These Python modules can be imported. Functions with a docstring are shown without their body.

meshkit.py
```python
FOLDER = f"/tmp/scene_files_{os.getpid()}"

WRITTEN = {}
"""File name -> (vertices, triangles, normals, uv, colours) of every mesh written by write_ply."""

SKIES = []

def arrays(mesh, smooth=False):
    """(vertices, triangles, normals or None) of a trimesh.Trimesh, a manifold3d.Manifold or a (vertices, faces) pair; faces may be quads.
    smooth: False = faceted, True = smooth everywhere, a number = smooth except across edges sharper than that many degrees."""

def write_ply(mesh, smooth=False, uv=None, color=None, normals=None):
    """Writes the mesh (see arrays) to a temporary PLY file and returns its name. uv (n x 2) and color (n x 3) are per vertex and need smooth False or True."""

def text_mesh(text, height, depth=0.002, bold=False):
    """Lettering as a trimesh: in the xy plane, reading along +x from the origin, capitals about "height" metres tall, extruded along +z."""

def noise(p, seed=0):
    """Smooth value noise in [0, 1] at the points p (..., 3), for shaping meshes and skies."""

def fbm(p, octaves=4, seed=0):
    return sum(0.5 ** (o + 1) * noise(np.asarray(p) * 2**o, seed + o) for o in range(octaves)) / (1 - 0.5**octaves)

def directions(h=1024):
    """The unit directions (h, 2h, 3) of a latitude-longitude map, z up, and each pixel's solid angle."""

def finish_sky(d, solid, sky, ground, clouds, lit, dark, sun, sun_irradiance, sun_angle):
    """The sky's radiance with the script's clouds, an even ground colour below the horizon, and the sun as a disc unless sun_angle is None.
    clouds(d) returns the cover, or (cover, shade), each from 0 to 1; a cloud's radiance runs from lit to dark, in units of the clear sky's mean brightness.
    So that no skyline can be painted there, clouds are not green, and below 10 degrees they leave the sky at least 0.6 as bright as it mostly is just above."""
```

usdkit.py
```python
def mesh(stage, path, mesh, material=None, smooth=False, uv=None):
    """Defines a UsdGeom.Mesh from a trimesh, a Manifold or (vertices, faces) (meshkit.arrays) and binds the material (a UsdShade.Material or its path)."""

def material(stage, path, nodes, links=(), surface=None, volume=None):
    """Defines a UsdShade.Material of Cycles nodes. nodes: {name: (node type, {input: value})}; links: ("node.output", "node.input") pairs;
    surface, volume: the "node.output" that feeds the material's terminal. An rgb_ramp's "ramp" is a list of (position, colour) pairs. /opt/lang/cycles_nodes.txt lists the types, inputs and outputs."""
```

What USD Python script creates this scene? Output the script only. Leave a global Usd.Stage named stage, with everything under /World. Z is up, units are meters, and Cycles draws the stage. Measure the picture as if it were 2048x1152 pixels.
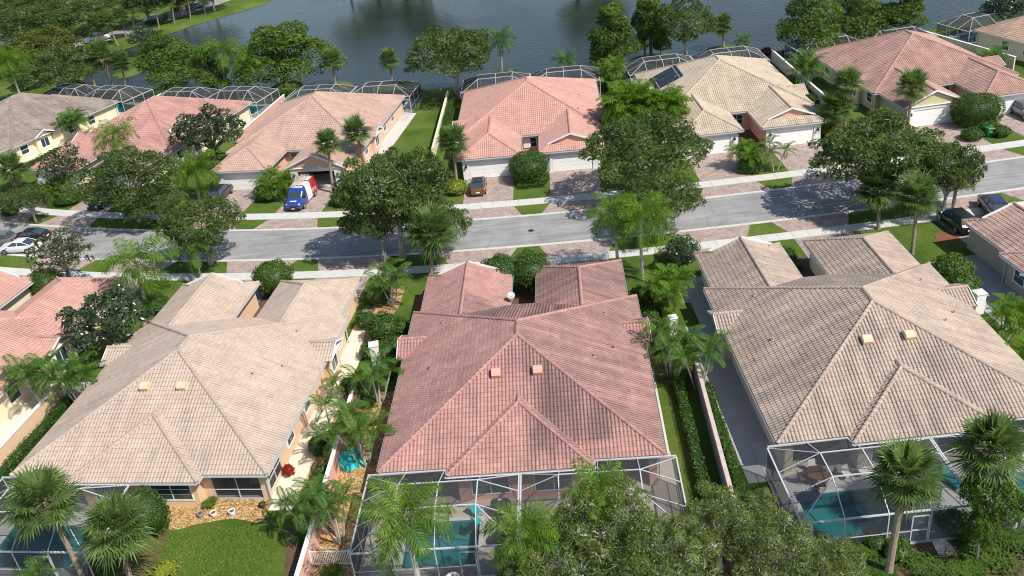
import math, random
import numpy as np, trimesh, shapely, shapely.geometry as sg
from shapely.ops import unary_union
import usdkit, meshkit
from pxr import Usd, UsdGeom, UsdLux, UsdShade, Gf, Sdf, Vt

stage = Usd.Stage.CreateInMemory()
UsdGeom.SetStageUpAxis(stage, UsdGeom.Tokens.z); UsdGeom.SetStageMetersPerUnit(stage, 1.0)
UsdGeom.Xform.Define(stage, '/World'); UsdGeom.Scope.Define(stage, '/World/Looks')
stage.CreateClassPrim('/World/Kinds')

# ------------------------------------------------------------------ camera, sky, sun, exposure
CAM_H, FPX, PITCH, ROLL = 43.0, 1859.68, 0.49951403, -0.1158584
FWD = np.array([0, math.cos(PITCH), -math.sin(PITCH)])
_r, _u = np.array([1, 0, 0.]), np.array([0, math.sin(PITCH), math.cos(PITCH)])
CR = _r*math.cos(ROLL) + _u*math.sin(ROLL); CU = -_r*math.sin(ROLL) + _u*math.cos(ROLL)
cam = UsdGeom.Camera.Define(stage, '/World/camera')
M4 = np.eye(4); M4[0, :3] = CR; M4[1, :3] = CU; M4[2, :3] = -FWD; M4[3, :3] = (0, 0, CAM_H)
cam.AddTransformOp().Set(Gf.Matrix4d(M4.tolist()))
cam.CreateHorizontalApertureAttr(36.0); cam.CreateVerticalApertureAttr(20.25)
cam.CreateFocalLengthAttr(36.0*FPX/2048); cam.CreateClippingRangeAttr(Gf.Vec2f(0.5, 5000))
cam.CreateExposureAttr(0.45)
SUN_EL, SUN_AZ = math.radians(50), math.radians(132)          # azimuth = atan2(x, y) of the direction to the sun
sun_dir = np.array([math.sin(SUN_AZ)*math.cos(SUN_EL), math.cos(SUN_AZ)*math.cos(SUN_EL), math.sin(SUN_EL)])
sun = UsdLux.DistantLight.Define(stage, '/World/sun')
sun.CreateIntensityAttr(1.1); sun.CreateAngleAttr(0.53); sun.CreateNormalizeAttr(True); sun.CreateColorAttr(Gf.Vec3f(1, .95, .87))
_z = sun_dir; _x = np.cross([0, 0, 1.], _z); _x /= np.linalg.norm(_x); _y = np.cross(_z, _x)
S4 = np.eye(4); S4[0, :3] = _x; S4[1, :3] = _y; S4[2, :3] = _z
sun.AddTransformOp().Set(Gf.Matrix4d(S4.tolist()))
sky_mat = usdkit.material(stage, '/World/Looks/sky', {
    'sky': ('sky_texture', {'sky_type': 'single_scattering', 'sun_disc': False, 'sun_elevation': SUN_EL, 'sun_rotation': SUN_AZ}),
    'bg': ('background_shader', {'strength': 0.11})}, [('sky.color', 'bg.color')], surface='bg.background')
dome = UsdLux.DomeLight.Define(stage, '/World/sky')
UsdShade.MaterialBindingAPI.Apply(dome.GetPrim()).Bind(sky_mat)
dome.GetPrim().SetCustomDataByKey('kind', 'structure')

# ------------------------------------------------------------------ helpers
def at(px, py, z=0.0):
    """the point of the place at height z that the photograph shows at this pixel (2048 x 1152)"""
    d = CR*(px-1024)/FPX - CU*(py-576)/FPX + FWD
    return np.array([0, 0, CAM_H]) + d*((z-CAM_H)/d[2])
def depth(P): return float((np.asarray(P, float)-[0, 0, CAM_H]) @ FWD)
def height_at(base, py):
    """height above base whose image row is py"""
    lo, hi = 0., 40.
    for _ in range(50):
        m = (lo+hi)/2; Q = np.array([base[0], base[1], base[2]+m]) - [0, 0, CAM_H]
        y = 576-FPX*(Q@CU)/(Q@FWD)
        if y > py: lo = m
        else: hi = m
    return lo
_names = {}
def numbered(parent, name):
    k = (parent, name); n = _names.get(k, -1)+1; _names[k] = n
    return f'{parent}/{name}' if n == 0 else f'{parent}/{name}_{n:03d}'
def data(prim, label=None, cat=None, group=None, kind=None):
    for k, v in (('label', label), ('category', cat), ('group', group), ('kind', kind)):
        if v: prim.SetCustomDataByKey(k, v)
def thing(name, label, cat, loc=(0, 0, 0), rz=0., group=None, scale=None, ref=None):
    """an Xform directly under /World; ref: a class prim it repeats"""
    x = UsdGeom.Xform.Define(stage, numbered('/World', name))
    x.AddTranslateOp().Set(Gf.Vec3d(*map(float, loc))); x.AddRotateZOp().Set(math.degrees(rz))
    if scale is not None: x.AddScaleOp().Set(Gf.Vec3f(*map(float, scale if np.ndim(scale) else (scale,)*3)))
    data(x.GetPrim(), label, cat, group)
    if ref: x.GetPrim().GetReferences().AddInternalReference(ref); x.GetPrim().SetInstanceable(True)
    return str(x.GetPath())
def kind_of(name):
    return str(stage.CreateClassPrim(numbered('/World/Kinds', name)).GetPath())
MAT = {}
def bind(m, mat): UsdShade.MaterialBindingAPI.Apply(m.GetPrim()).Bind(MAT[mat])
def part(parent, name, mesh, mat, smooth=False, label=None, kind=None):
    if hasattr(mesh, 'mesh'): mesh = mesh.mesh()
    m = usdkit.mesh(stage, numbered(parent, name), mesh, MAT[mat], smooth=smooth)
    data(m.GetPrim(), label, kind=kind); return str(m.GetPath())
def solo(name, mesh, mat, label=None, cat=None, group=None, kind=None, smooth=False):
    if hasattr(mesh, 'mesh'): mesh = mesh.mesh()
    m = usdkit.mesh(stage, numbered('/World', name), mesh, MAT[mat], smooth=smooth)
    data(m.GetPrim(), label, cat, group, kind); return str(m.GetPath())
def struct(name, mesh, mat): return solo(name, mesh, mat, kind='structure')
def soup(parent, name, tri, tone, mat, dirt=None, label=None, kind=None, path=None, normals=None):
    """triangles (n,3,3) with one tone value per corner as a primvar"""
    n = len(tri); m = UsdGeom.Mesh.Define(stage, path or numbered(parent, name))
    m.CreatePointsAttr(Vt.Vec3fArray.FromNumpy(np.ascontiguousarray(tri.reshape(-1, 3), np.float32)))
    m.CreateFaceVertexCountsAttr(Vt.IntArray.FromNumpy(np.full(n, 3, np.int32)))
    m.CreateFaceVertexIndicesAttr(Vt.IntArray.FromNumpy(np.arange(3*n, dtype=np.int32)))
    m.CreateSubdivisionSchemeAttr('none')
    if normals is not None:
        m.CreateNormalsAttr(Vt.Vec3fArray.FromNumpy(np.ascontiguousarray(normals.reshape(-1, 3), np.float32))); m.SetNormalsInterpolation('vertex')
    pv = UsdGeom.PrimvarsAPI(m)
    pv.CreatePrimvar('tone', Sdf.ValueTypeNames.FloatArray, 'vertex').Set(Vt.FloatArray.FromNumpy(np.ascontiguousarray(tone.reshape(-1), np.float32)))
    if dirt is not None:
        pv.CreatePrimvar('dirt', Sdf.ValueTypeNames.FloatArray, 'vertex').Set(Vt.FloatArray.FromNumpy(np.ascontiguousarray(dirt.reshape(-1), np.float32)))
    bind(m, mat); data(m.GetPrim(), label, kind=kind); return str(m.GetPath())
class MB:
    """collects simple shapes into one mesh"""
    def __init__(s): s.v, s.f, s.n = [], [], 0
    def add(s, v, f):
        s.v.append(np.asarray(v, float)); s.f.append(np.asarray(f, int)+s.n); s.n += len(v); return s
    def addm(s, m): return s.add(m.vertices, m.faces)
    def box(s, x0, x1, y0, y1, z0, z1):
        v = [(x, y, z) for z in (z0, z1) for y in (y0, y1) for x in (x0, x1)]
        f = [(0,2,1),(1,2,3),(4,5,6),(5,7,6),(0,1,4),(1,5,4),(2,6,3),(3,6,7),(0,4,2),(2,4,6),(1,3,5),(3,7,5)]
        return s.add(v, f)
    def bar(s, a, b, w, h=None, up=(0, 0, 1)):
        h = h or w; a, b = np.array(a, float), np.array(b, float); d = b-a; d /= np.linalg.norm(d)
        u = np.cross(d, up)
        if np.linalg.norm(u) < 1e-6: u = np.array([1., 0, 0])
        u /= np.linalg.norm(u); k = np.cross(u, d)
        v = [p+u*i*w/2+k*j*h/2 for p in (a, b) for i, j in ((-1,-1),(1,-1),(1,1),(-1,1))]
        f = [(0,1,2),(0,2,3),(4,6,5),(4,7,6)]
        for i in range(4): j = (i+1) % 4; f += [(i, i+4, j), (j, i+4, j+4)]
        return s.add(v, f)
    def tube(s, pts, rad, n=7, cap=True):
        pts = np.asarray(pts, float); rad = np.broadcast_to(rad, len(pts)); vs = []
        for i, p in enumerate(pts):
            d = pts[min(i+1, len(pts)-1)]-pts[max(i-1, 0)]; d /= np.linalg.norm(d)+1e-9
            u = np.cross(d, (0.3, 0.9, 0.1) if abs(d[2]) > .6 else (0, 0, 1.)); u /= np.linalg.norm(u); k = np.cross(d, u)
            t = np.arange(n)*2*math.pi/n
            vs.append(p+rad[i]*(np.cos(t)[:, None]*u+np.sin(t)[:, None]*k))
        f = []
        for i in range(len(pts)-1):
            for j in range(n):
                a, b = i*n+j, i*n+(j+1) % n; f += [(a, b, a+n), (b, b+n, a+n)]
        if cap:
            for j in range(1, n-1): f += [(0, j+1, j), ((len(pts)-1)*n, (len(pts)-1)*n+j, (len(pts)-1)*n+j+1)]
        return s.add(np.vstack(vs), f)
    def poly(s, pts):
        return s.add(pts, [(0, i, i+1) for i in range(1, len(pts)-1)])
    def prism(s, poly, z0, z1):
        for g in getattr(poly, 'geoms', [poly]):
            if g.area < 1e-4: continue
            m = trimesh.creation.extrude_polygon(g, z1-z0, engine='earcut'); m.apply_translation((0, 0, z0)); s.addm(m)
        return s
    def mesh(s): return trimesh.Trimesh(np.vstack(s.v), np.vstack(s.f), process=False)
def sheet(poly, z):
    """flat face of a polygon, facing up"""
    vs, fs, n = [], [], 0
    for g in getattr(poly, 'geoms', [poly]):
        if g.area < 1e-3: continue
        v, f = trimesh.creation.triangulate_polygon(g, engine='earcut')
        v = np.asarray(v); f = np.asarray(f)
        c = np.cross(v[f[:, 1]]-v[f[:, 0]], v[f[:, 2]]-v[f[:, 0]]); f[c < 0] = f[c < 0][:, ::-1]
        vs.append(np.c_[v, np.full(len(v), z)]); fs.append(f+n); n += len(v)
    return trimesh.Trimesh(np.vstack(vs), np.vstack(fs), process=False)
def P2(*px): return sg.Polygon([at(*p)[:2] for p in px])
def lathe(profile, n=16):
    pr = np.asarray(profile, float); t = np.arange(n)*2*math.pi/n
    v = np.stack([pr[:, None, 0]*np.cos(t), pr[:, None, 0]*np.sin(t), np.broadcast_to(pr[:, None, 1], (len(pr), n))], -1).reshape(-1, 3)
    f = []
    for i in range(len(pr)-1):
        for j in range(n):
            a, b = i*n+j, i*n+(j+1) % n; f += [(a, b, a+n), (b, b+n, a+n)]
    return trimesh.Trimesh(v, f, process=False)
def hull(pts): return trimesh.convex.convex_hull(np.asarray(pts, float))
def rbox(x0, x1, y0, y1, z0, z1, r=.04):
    """box with chamfered edges"""
    p = []
    for x, sx in ((x0, 1), (x1, -1)):
        for y, sy in ((y0, 1), (y1, -1)):
            for z, sz in ((z0, 1), (z1, -1)):
                p += [(x+sx*r, y+sy*r, z), (x+sx*r, y, z+sz*r), (x, y+sy*r, z+sz*r)]
    return hull(p)

# ------------------------------------------------------------------ materials
def mat(name, nodes, links, surface='p.BSDF', volume=None):
    MAT[name] = usdkit.material(stage, '/World/Looks/'+name, nodes, links, surface=surface, volume=volume)
def plain(name, col, rough=.6, var=.12, scale=3., metal=0., bump=0., bscale=40., spec=.5, coat=0.):
    c = np.array(col)
    nodes = {'g': ('geometry', {}), 'n': ('noise_texture', {'scale': scale, 'detail': 4., 'roughness': .6}),
             'r': ('rgb_ramp', {'ramp': [(.25, tuple(c*(1-var))), (.75, tuple(c*(1+var)))]}),
             'p': ('principled_bsdf', {'roughness': rough, 'metallic': metal, 'specular_ior_level': spec, 'coat_weight': coat})}
    links = [('g.position', 'n.vector'), ('n.fac', 'r.fac'), ('r.color', 'p.base_color')]
    if bump:
        nodes |= {'n2': ('noise_texture', {'scale': bscale, 'detail': 3.}), 'b': ('bump', {'strength': bump, 'distance': .02})}
        links += [('g.position', 'n2.vector'), ('n2.fac', 'b.height'), ('b.normal', 'p.normal')]
    mat(name, nodes, links)
def tiles_mat(name, col, dark, light, dirtcol=(.075, .06, .055), blot=.35):
    """roof tile: tone varies from tile to tile, soft weathering, dirt in the pans"""
    mat(name, {'a': ('attribute', {'attribute': 'tone'}), 'd': ('attribute', {'attribute': 'dirt'}), 'g': ('geometry', {}),
               'n': ('noise_texture', {'scale': .55, 'detail': 5., 'roughness': .65}), 'n2': ('noise_texture', {'scale': 9., 'detail': 4., 'roughness': .7}),
               'r': ('rgb_ramp', {'ramp': [(0., dark), (.5, col), (1., light)]}),
               'r2': ('rgb_ramp', {'ramp': [(.35, (1-blot, 1-blot, 1-blot)), (.62, (1., 1., 1.))]}),
               'r3': ('rgb_ramp', {'ramp': [(.3, (.8, .79, .78)), (.7, (1.1, 1.1, 1.1))]}),
               'm1': ('mix', {'mix_type': 'multiply', 'fac': 1.}), 'm2': ('mix', {'mix_type': 'multiply', 'fac': 1.}),
               'md': ('mix', {'mix_type': 'mix', 'color2': dirtcol}),
               'p': ('principled_bsdf', {'roughness': .85, 'specular_ior_level': .25})},
        [('a.fac', 'r.fac'), ('g.position', 'n.vector'), ('g.position', 'n2.vector'), ('n.fac', 'r2.fac'), ('n2.fac', 'r3.fac'), ('r.color', 'm1.color1'), ('r2.color', 'm1.color2'),
         ('m1.color', 'm2.color1'), ('r3.color', 'm2.color2'), ('m2.color', 'md.color1'), ('d.fac', 'md.fac'), ('md.color', 'p.base_color')])
def leaf_mat(name, dark, mid, light, trans=.35, rough=.5, spec=.35):
    mat(name, {'a': ('attribute', {'attribute': 'tone'}), 'r': ('rgb_ramp', {'ramp': [(0., dark), (.55, mid), (1., light)]}),
               'p': ('principled_bsdf', {'roughness': rough, 'specular_ior_level': spec}), 't': ('translucent_bsdf', {}),
               'h': ('hsv', {'saturation': 1.15, 'value': 1.3, 'hue': .49}), 'm': ('mix_closure', {'fac': trans})},
        [('a.fac', 'r.fac'), ('r.color', 'p.base_color'), ('r.color', 'h.color'), ('h.color', 't.color'), ('p.BSDF', 'm.closure1'), ('t.BSDF', 'm.closure2')], surface='m.closure')
def pane_mat(name, tint, facr, rough=.02, dark=None, dfac=.0):
    mat(name, {'t': ('transparent_bsdf', {'color': tint}), 'g': ('glossy_bsdf', {'color': (1, 1, 1), 'roughness': rough}), 'f': ('fresnel', {'IOR': 1.45}), 'm': ('mix_closure', {})},
        [('f.fac', 'm.fac'), ('t.BSDF', 'm.closure1'), ('g.BSDF', 'm.closure2')], surface='m.closure')
# ------------------------------------------------------------------ the materials of the place
mat('grass', {'g': ('geometry', {}), 'n1': ('noise_texture', {'scale': .22, 'detail': 4.}), 'n2': ('noise_texture', {'scale': 2.6, 'detail': 6., 'roughness': .75}), 'n3': ('noise_texture', {'scale': 26., 'detail': 3., 'roughness': .7}),
    'r1': ('rgb_ramp', {'ramp': [(.3, (.054, .098, .014)), (.52, (.082, .138, .022)), (.72, (.130, .160, .038))]}),
    'r2': ('rgb_ramp', {'ramp': [(.25, (.62, .66, .6)), (.75, (1.3, 1.25, 1.2))]}), 'r3': ('rgb_ramp', {'ramp': [(.3, (.5, .52, .5)), (.7, (1.4, 1.35, 1.3))]}),
    'm1': ('mix', {'mix_type': 'multiply', 'fac': 1.}), 'm2': ('mix', {'mix_type': 'multiply', 'fac': 1.}), 'b': ('bump', {'strength': .8, 'distance': .06}),
    'p': ('principled_bsdf', {'roughness': .9, 'specular_ior_level': .15})},
    [('g.position', 'n1.vector'), ('g.position', 'n2.vector'), ('g.position', 'n3.vector'), ('n1.fac', 'r1.fac'), ('n2.fac', 'r2.fac'), ('n3.fac', 'r3.fac'), ('r1.color', 'm1.color1'), ('r2.color', 'm1.color2'),
     ('m1.color', 'm2.color1'), ('r3.color', 'm2.color2'), ('n3.fac', 'b.height'), ('b.normal', 'p.normal'), ('m2.color', 'p.base_color')])
mat('asphalt', {'g': ('geometry', {}), 'n1': ('noise_texture', {'scale': .35, 'detail': 5., 'roughness': .6}), 'n2': ('noise_texture', {'scale': 14., 'detail': 5., 'roughness': .8}), 'mp': ('mapping', {'rotation': (0, 0, -.06), 'scale': (.12, 2.2, 1)}),
    'n3': ('noise_texture', {'scale': 1., 'detail': 3.}), 'r1': ('rgb_ramp', {'ramp': [(.3, (.215, .212, .21)), (.7, (.305, .30, .295))]}), 'r2': ('rgb_ramp', {'ramp': [(.3, (.86, .86, .86)), (.7, (1.12, 1.12, 1.12))]}),
    'r3': ('rgb_ramp', {'ramp': [(.33, (.84, .84, .84)), (.67, (1.12, 1.12, 1.11))]}), 'm1': ('mix', {'mix_type': 'multiply', 'fac': 1.}), 'm2': ('mix', {'mix_type': 'multiply', 'fac': 1.}),
    'v': ('voronoi_texture', {'feature': 'distance_to_edge', 'scale': .11}), 'nd': ('noise_texture', {'scale': 1.2, 'detail': 4.}), 'mv': ('mix', {'mix_type': 'add', 'fac': .35}),
    'rv': ('rgb_ramp', {'ramp': [(0., (.55, .55, .55)), (.006, (1., 1., 1.))]}), 'm3': ('mix', {'mix_type': 'multiply', 'fac': .7}),
    'p': ('principled_bsdf', {'roughness': .88, 'specular_ior_level': .2})},
    [('g.position', 'n1.vector'), ('g.position', 'n2.vector'), ('g.position', 'mp.vector'), ('mp.vector', 'n3.vector'), ('n1.fac', 'r1.fac'), ('n2.fac', 'r2.fac'), ('n3.fac', 'r3.fac'), ('r1.color', 'm1.color1'), ('r2.color', 'm1.color2'),
     ('g.position', 'nd.vector'), ('g.position', 'mv.color1'), ('nd.color', 'mv.color2'), ('mv.color', 'v.vector'), ('v.distance', 'rv.fac'), ('m1.color', 'm2.color1'), ('r3.color', 'm2.color2'), ('m2.color', 'm3.color1'), ('rv.color', 'm3.color2'), ('m3.color', 'p.base_color')])
plain('concrete', (.50, .49, .455), .85, .10, 1.3, bump=.1, spec=.25)
plain('kerb', (.50, .48, .43), .85, .16, 2.5, spec=.25)
plain('path_grey', (.34, .34, .34), .85, .07, .9, spec=.25)
plain('path_cream', (.68, .60, .47), .85, .07, .8, spec=.25)
plain('deck_tan', (.46, .40, .33), .8, .10, 1.2, spec=.3)
plain('deck_grey', (.42, .415, .40), .8, .10, 1.2, spec=.3)
mat('pavers', {'g': ('geometry', {}), 'mp': ('mapping', {'rotation': (0, 0, .75)}), 'b': ('brick_texture', {'scale': 1., 'brick_width': .22, 'row_height': .11, 'mortar_size': .007, 'color1': (.405, .32, .285), 'color2': (.33, .275, .255), 'mortar': (.25, .205, .185)}),
    'n1': ('noise_texture', {'scale': 1.1, 'detail': 6., 'roughness': .75}), 'r1': ('rgb_ramp', {'ramp': [(.3, (.68, .67, .68)), (.7, (1.32, 1.24, 1.18))]}), 'm': ('mix', {'mix_type': 'multiply', 'fac': 1.}),
    'v': ('voronoi_texture', {'scale': 4.2}), 'rv': ('hsv', {'saturation': .25, 'value': 1.15}), 'm2': ('mix', {'mix_type': 'multiply', 'fac': .35}), 'p': ('principled_bsdf', {'roughness': .85, 'specular_ior_level': .25})},
    [('g.position', 'mp.vector'), ('mp.vector', 'b.vector'), ('g.position', 'n1.vector'), ('n1.fac', 'r1.fac'), ('b.color', 'm.color1'), ('r1.color', 'm.color2'), ('g.position', 'v.vector'), ('v.color', 'rv.color'), ('m.color', 'm2.color1'), ('rv.color', 'm2.color2'), ('m2.color', 'p.base_color')])
mat('gravel', {'g': ('geometry', {}), 'v': ('voronoi_texture', {'scale': 8.}), 's': ('separate_color', {}), 'r': ('rgb_ramp', {'ramp': [(0., (.30, .16, .05)), (.4, (.52, .32, .12)), (.75, (.66, .46, .22)), (1., (.74, .62, .42))]}),
    'vd': ('voronoi_texture', {'scale': 8.}), 'rd': ('rgb_ramp', {'ramp': [(.0, (1.15, 1.15, 1.15)), (.6, (.55, .5, .45))]}), 'm': ('mix', {'mix_type': 'multiply', 'fac': 1.}), 'b': ('bump', {'strength': .9, 'distance': .05, 'invert': True}), 'p': ('principled_bsdf', {'roughness': .85})},
    [('g.position', 'v.vector'), ('g.position', 'vd.vector'), ('v.color', 's.color'), ('s.r', 'r.fac'), ('vd.distance', 'rd.fac'), ('r.color', 'm.color1'), ('rd.color', 'm.color2'), ('vd.distance', 'b.height'), ('b.normal', 'p.normal'), ('m.color', 'p.base_color')])
plain('mulch', (.10, .055, .035), .95, .45, 6., bump=.6, bscale=20.)
plain('red_mulch', (.17, .065, .035), .95, .45, 5., bump=.6, bscale=20.)
mat('lake', {'g': ('geometry', {}), 'mp': ('mapping', {'scale': (1., .55, 1), 'rotation': (0, 0, .5)}), 'n1': ('noise_texture', {'scale': 1.5, 'detail': 4., 'roughness': .65, 'distortion': .6}), 'n2': ('noise_texture', {'scale': .06, 'detail': 3.}),
    'b': ('bump', {'strength': .55, 'distance': .12}), 'r': ('rgb_ramp', {'ramp': [(.3, (.009, .017, .013)), (.7, (.018, .029, .021))]}),
    'n3': ('noise_texture', {'scale': .035, 'detail': 3., 'distortion': .8}), 'mr': ('map_range', {'from_min': .35, 'from_max': .65, 'to_min': .04, 'to_max': .2, 'clamp': True}), 'p': ('principled_bsdf', {'roughness': .06, 'ior': 1.33, 'specular_ior_level': .36})},
    [('g.position', 'mp.vector'), ('mp.vector', 'n1.vector'), ('g.position', 'n2.vector'), ('mp.vector', 'n3.vector'), ('n3.fac', 'mr.value'), ('mr.result', 'p.roughness'), ('n1.fac', 'b.height'), ('b.normal', 'p.normal'), ('n2.fac', 'r.fac'), ('r.color', 'p.base_color')])
plain('pool_shell', (.07, .27, .28), .6, .06, 1.)
mat('pool_water', {'t': ('transparent_bsdf', {'color': (.6, .86, .86)}), 'g': ('geometry', {}), 'n': ('noise_texture', {'scale': 3., 'detail': 3.}), 'b': ('bump', {'strength': .15, 'distance': .05}), 'gl': ('glossy_bsdf', {'color': (1, 1, 1), 'roughness': .02}), 'f': ('fresnel', {'IOR': 1.33}), 'm': ('mix_closure', {})},
    [('g.position', 'n.vector'), ('n.fac', 'b.height'), ('b.normal', 'gl.normal'), ('f.fac', 'm.fac'), ('t.BSDF', 'm.closure1'), ('gl.BSDF', 'm.closure2')], surface='m.closure')
plain('white_paint', (.78, .77, .74), .5, .05, 2.)
plain('white_trim', (.74, .735, .72), .6, .06, 1.5)
plain('door_white', (.80, .79, .77), .5, .04, 1.)
plain('alu_white', (.48, .49, .50), .4, .05, 3.)
plain('coping_worn', (.47, .385, .34), .9, .2, 1.5); plain('wall_mauve', (.36, .245, .205), .9, .12, 1.2); plain('gutter_dark', (.035, .03, .03), .6)
plain('black', (.012, .012, .013), .5)
plain('interior', (.05, .045, .04), .9)
plain('vent_peach', (.62, .32, .24), .7, .06)
plain('vent_cream', (.66, .46, .30), .7, .06)
plain('metal_grey', (.30, .30, .31), .45, .08, metal=.3)
plain('stone_white', (.66, .64, .60), .8, .1)
mat('glass', {'p': ('principled_bsdf', {'base_color': (.035, .055, .065), 'roughness': .05, 'specular_ior_level': .7})}, [])
mat('screen', {'t': ('transparent_bsdf', {'color': (1, 1, 1)}), 'd': ('diffuse_bsdf', {'color': (.055, .057, .06)}), 'lw': ('layer_weight', {'blend': .5}), 'mr': ('map_range', {'from_min': .1, 'from_max': .95, 'to_min': .27, 'to_max': .92, 'clamp': True}), 'm': ('mix_closure', {})}, [('lw.facing', 'mr.value'), ('mr.result', 'm.fac'), ('t.BSDF', 'm.closure1'), ('d.BSDF', 'm.closure2')], surface='m.closure')
mat('porch_screen', {'t': ('transparent_bsdf', {'color': (1, 1, 1)}), 'd': ('diffuse_bsdf', {'color': (.03, .03, .03)}), 'm': ('mix_closure', {'fac': .55})}, [('t.BSDF', 'm.closure1'), ('d.BSDF', 'm.closure2')], surface='m.closure')

# ------------------------------------------------------------------ street line
def c_y(x):
    xc = np.clip(x, -66, 62); y = 91.57-.0882*xc+.00203*xc**2-8.8e-6*xc**3
    s = -.0882+.00406*xc-2.64e-5*xc**2
    return y+s*(x-xc)
_xs = np.linspace(-150, 150, 601); CL = np.c_[_xs, c_y(_xs)]
_t = np.gradient(CL, axis=0); _t /= np.linalg.norm(_t, axis=1)[:, None]; NRM = np.c_[-_t[:, 1], _t[:, 0]]
_arc = np.r_[0, np.cumsum(np.linalg.norm(np.diff(CL, axis=0), axis=1))]
def side(o): return CL+NRM*o
def strip(o0, o1, a0=None, a1=None):
    m = np.ones(len(CL), bool)
    if a0 is not None: m = (_arc >= a0-.3) & (_arc <= a1+.3)
    if a0 is None: return sg.Polygon(np.vstack([side(o0)[m], side(o1)[m][::-1]]))
    pts = []
    for o, aa in ((o0, (a0, a1)), (o1, (a1, a0))):
        S = side(o)
        for a in np.linspace(aa[0], aa[1], 3): pts.append((np.interp(a, _arc, S[:, 0]), np.interp(a, _arc, S[:, 1])))
    return sg.Polygon(pts)
RW, KW, SW0, SW1, NW0, NW1 = 3.62, .42, 6.75, 8.45, -6.75, -8.3
FAR_YARD, NEAR_YARD = strip(SW1, 60), strip(NW1, -80)

# ------------------------------------------------------------------ where the houses stand (x, y, turn), mirrored or not
POSE = {'F0': (-69.95, 158.07, 2.671, 1), 'F1': (-46.36, 147.25, 2.803, 1), 'F2': (-22.27, 139.68, 2.935, 1), 'F3': (6.09, 135.25, 3.067, 1), 'F4': (31.44, 134.85, 3.133, 1),
        'F5': (57.5, 136.4, 3.206, -1), 'F6': (83.0, 140.0, 3.40, 1), 'N0': (-54.5, 60.2, -.25, 1), 'NL': (-27.89, 52.82, -.17, 1), 'NC': (-.82, 49.19, -.08, 1), 'NR': (25.97, 48.06, -.012, 1), 'N4': (53.4, 48.96, .068, 1)}
def to_world(k, x, y, z=None):
    X, Y, t, m = POSE[k]; x = np.asarray(x, float)*m; y = np.asarray(y, float); c, s = math.cos(t), math.sin(t)
    o = np.stack([X+c*x-s*y, Y+s*x+c*y], -1)
    return o if z is None else np.concatenate([o, np.broadcast_to(z, o.shape[:-1])[..., None]], -1)
def lpoly(k, pts): return sg.Polygon(to_world(k, [p[0] for p in pts], [p[1] for p in pts]))
def lrect(k, x0, x1, y0, y1): return lpoly(k, [(x0, y0), (x1, y0), (x1, y1), (x0, y1)])

# ------------------------------------------------------------------ ground and lake
shore = [at(-60, -60)[:2], at(600, -35)[:2], at(544, 0)[:2], at(380, 50)[:2], at(219, 106)[:2], at(176, 150)[:2]]
for k in ('F1', 'F2', 'F3', 'F4', 'F5', 'F6'):
    for x in (10, -10) if POSE[k][3] > 0 else (-10, 10):
        shore.append(to_world(k, x, -15.5 if k != 'F1' else -17))
shore[6:6] = [at(196, 184)[:2], at(275, 196)[:2]]
shore += [np.array([150., 175.]), np.array([420., 260.]), np.array([420., 345.]), np.array([160., 292.]), np.array([40., 262.]), np.array([-30., 246.])]
shore = shore[1:]
LAKE = sg.Polygon(shore).buffer(0).buffer(-2).buffer(4).buffer(-2)
_bank = [at(*p)[:2] for p in ((784, 166), (671, 166), (253, 186), (190, 172), (1290, 113), (1322, 108), (1447, 92))]+[at(330, 118, 4.4)[:2], at(560, 102, 5.5)[:2], at(1300, 45, 6.2)[:2], at(290, 75, 2.8)[:2]]
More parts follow.
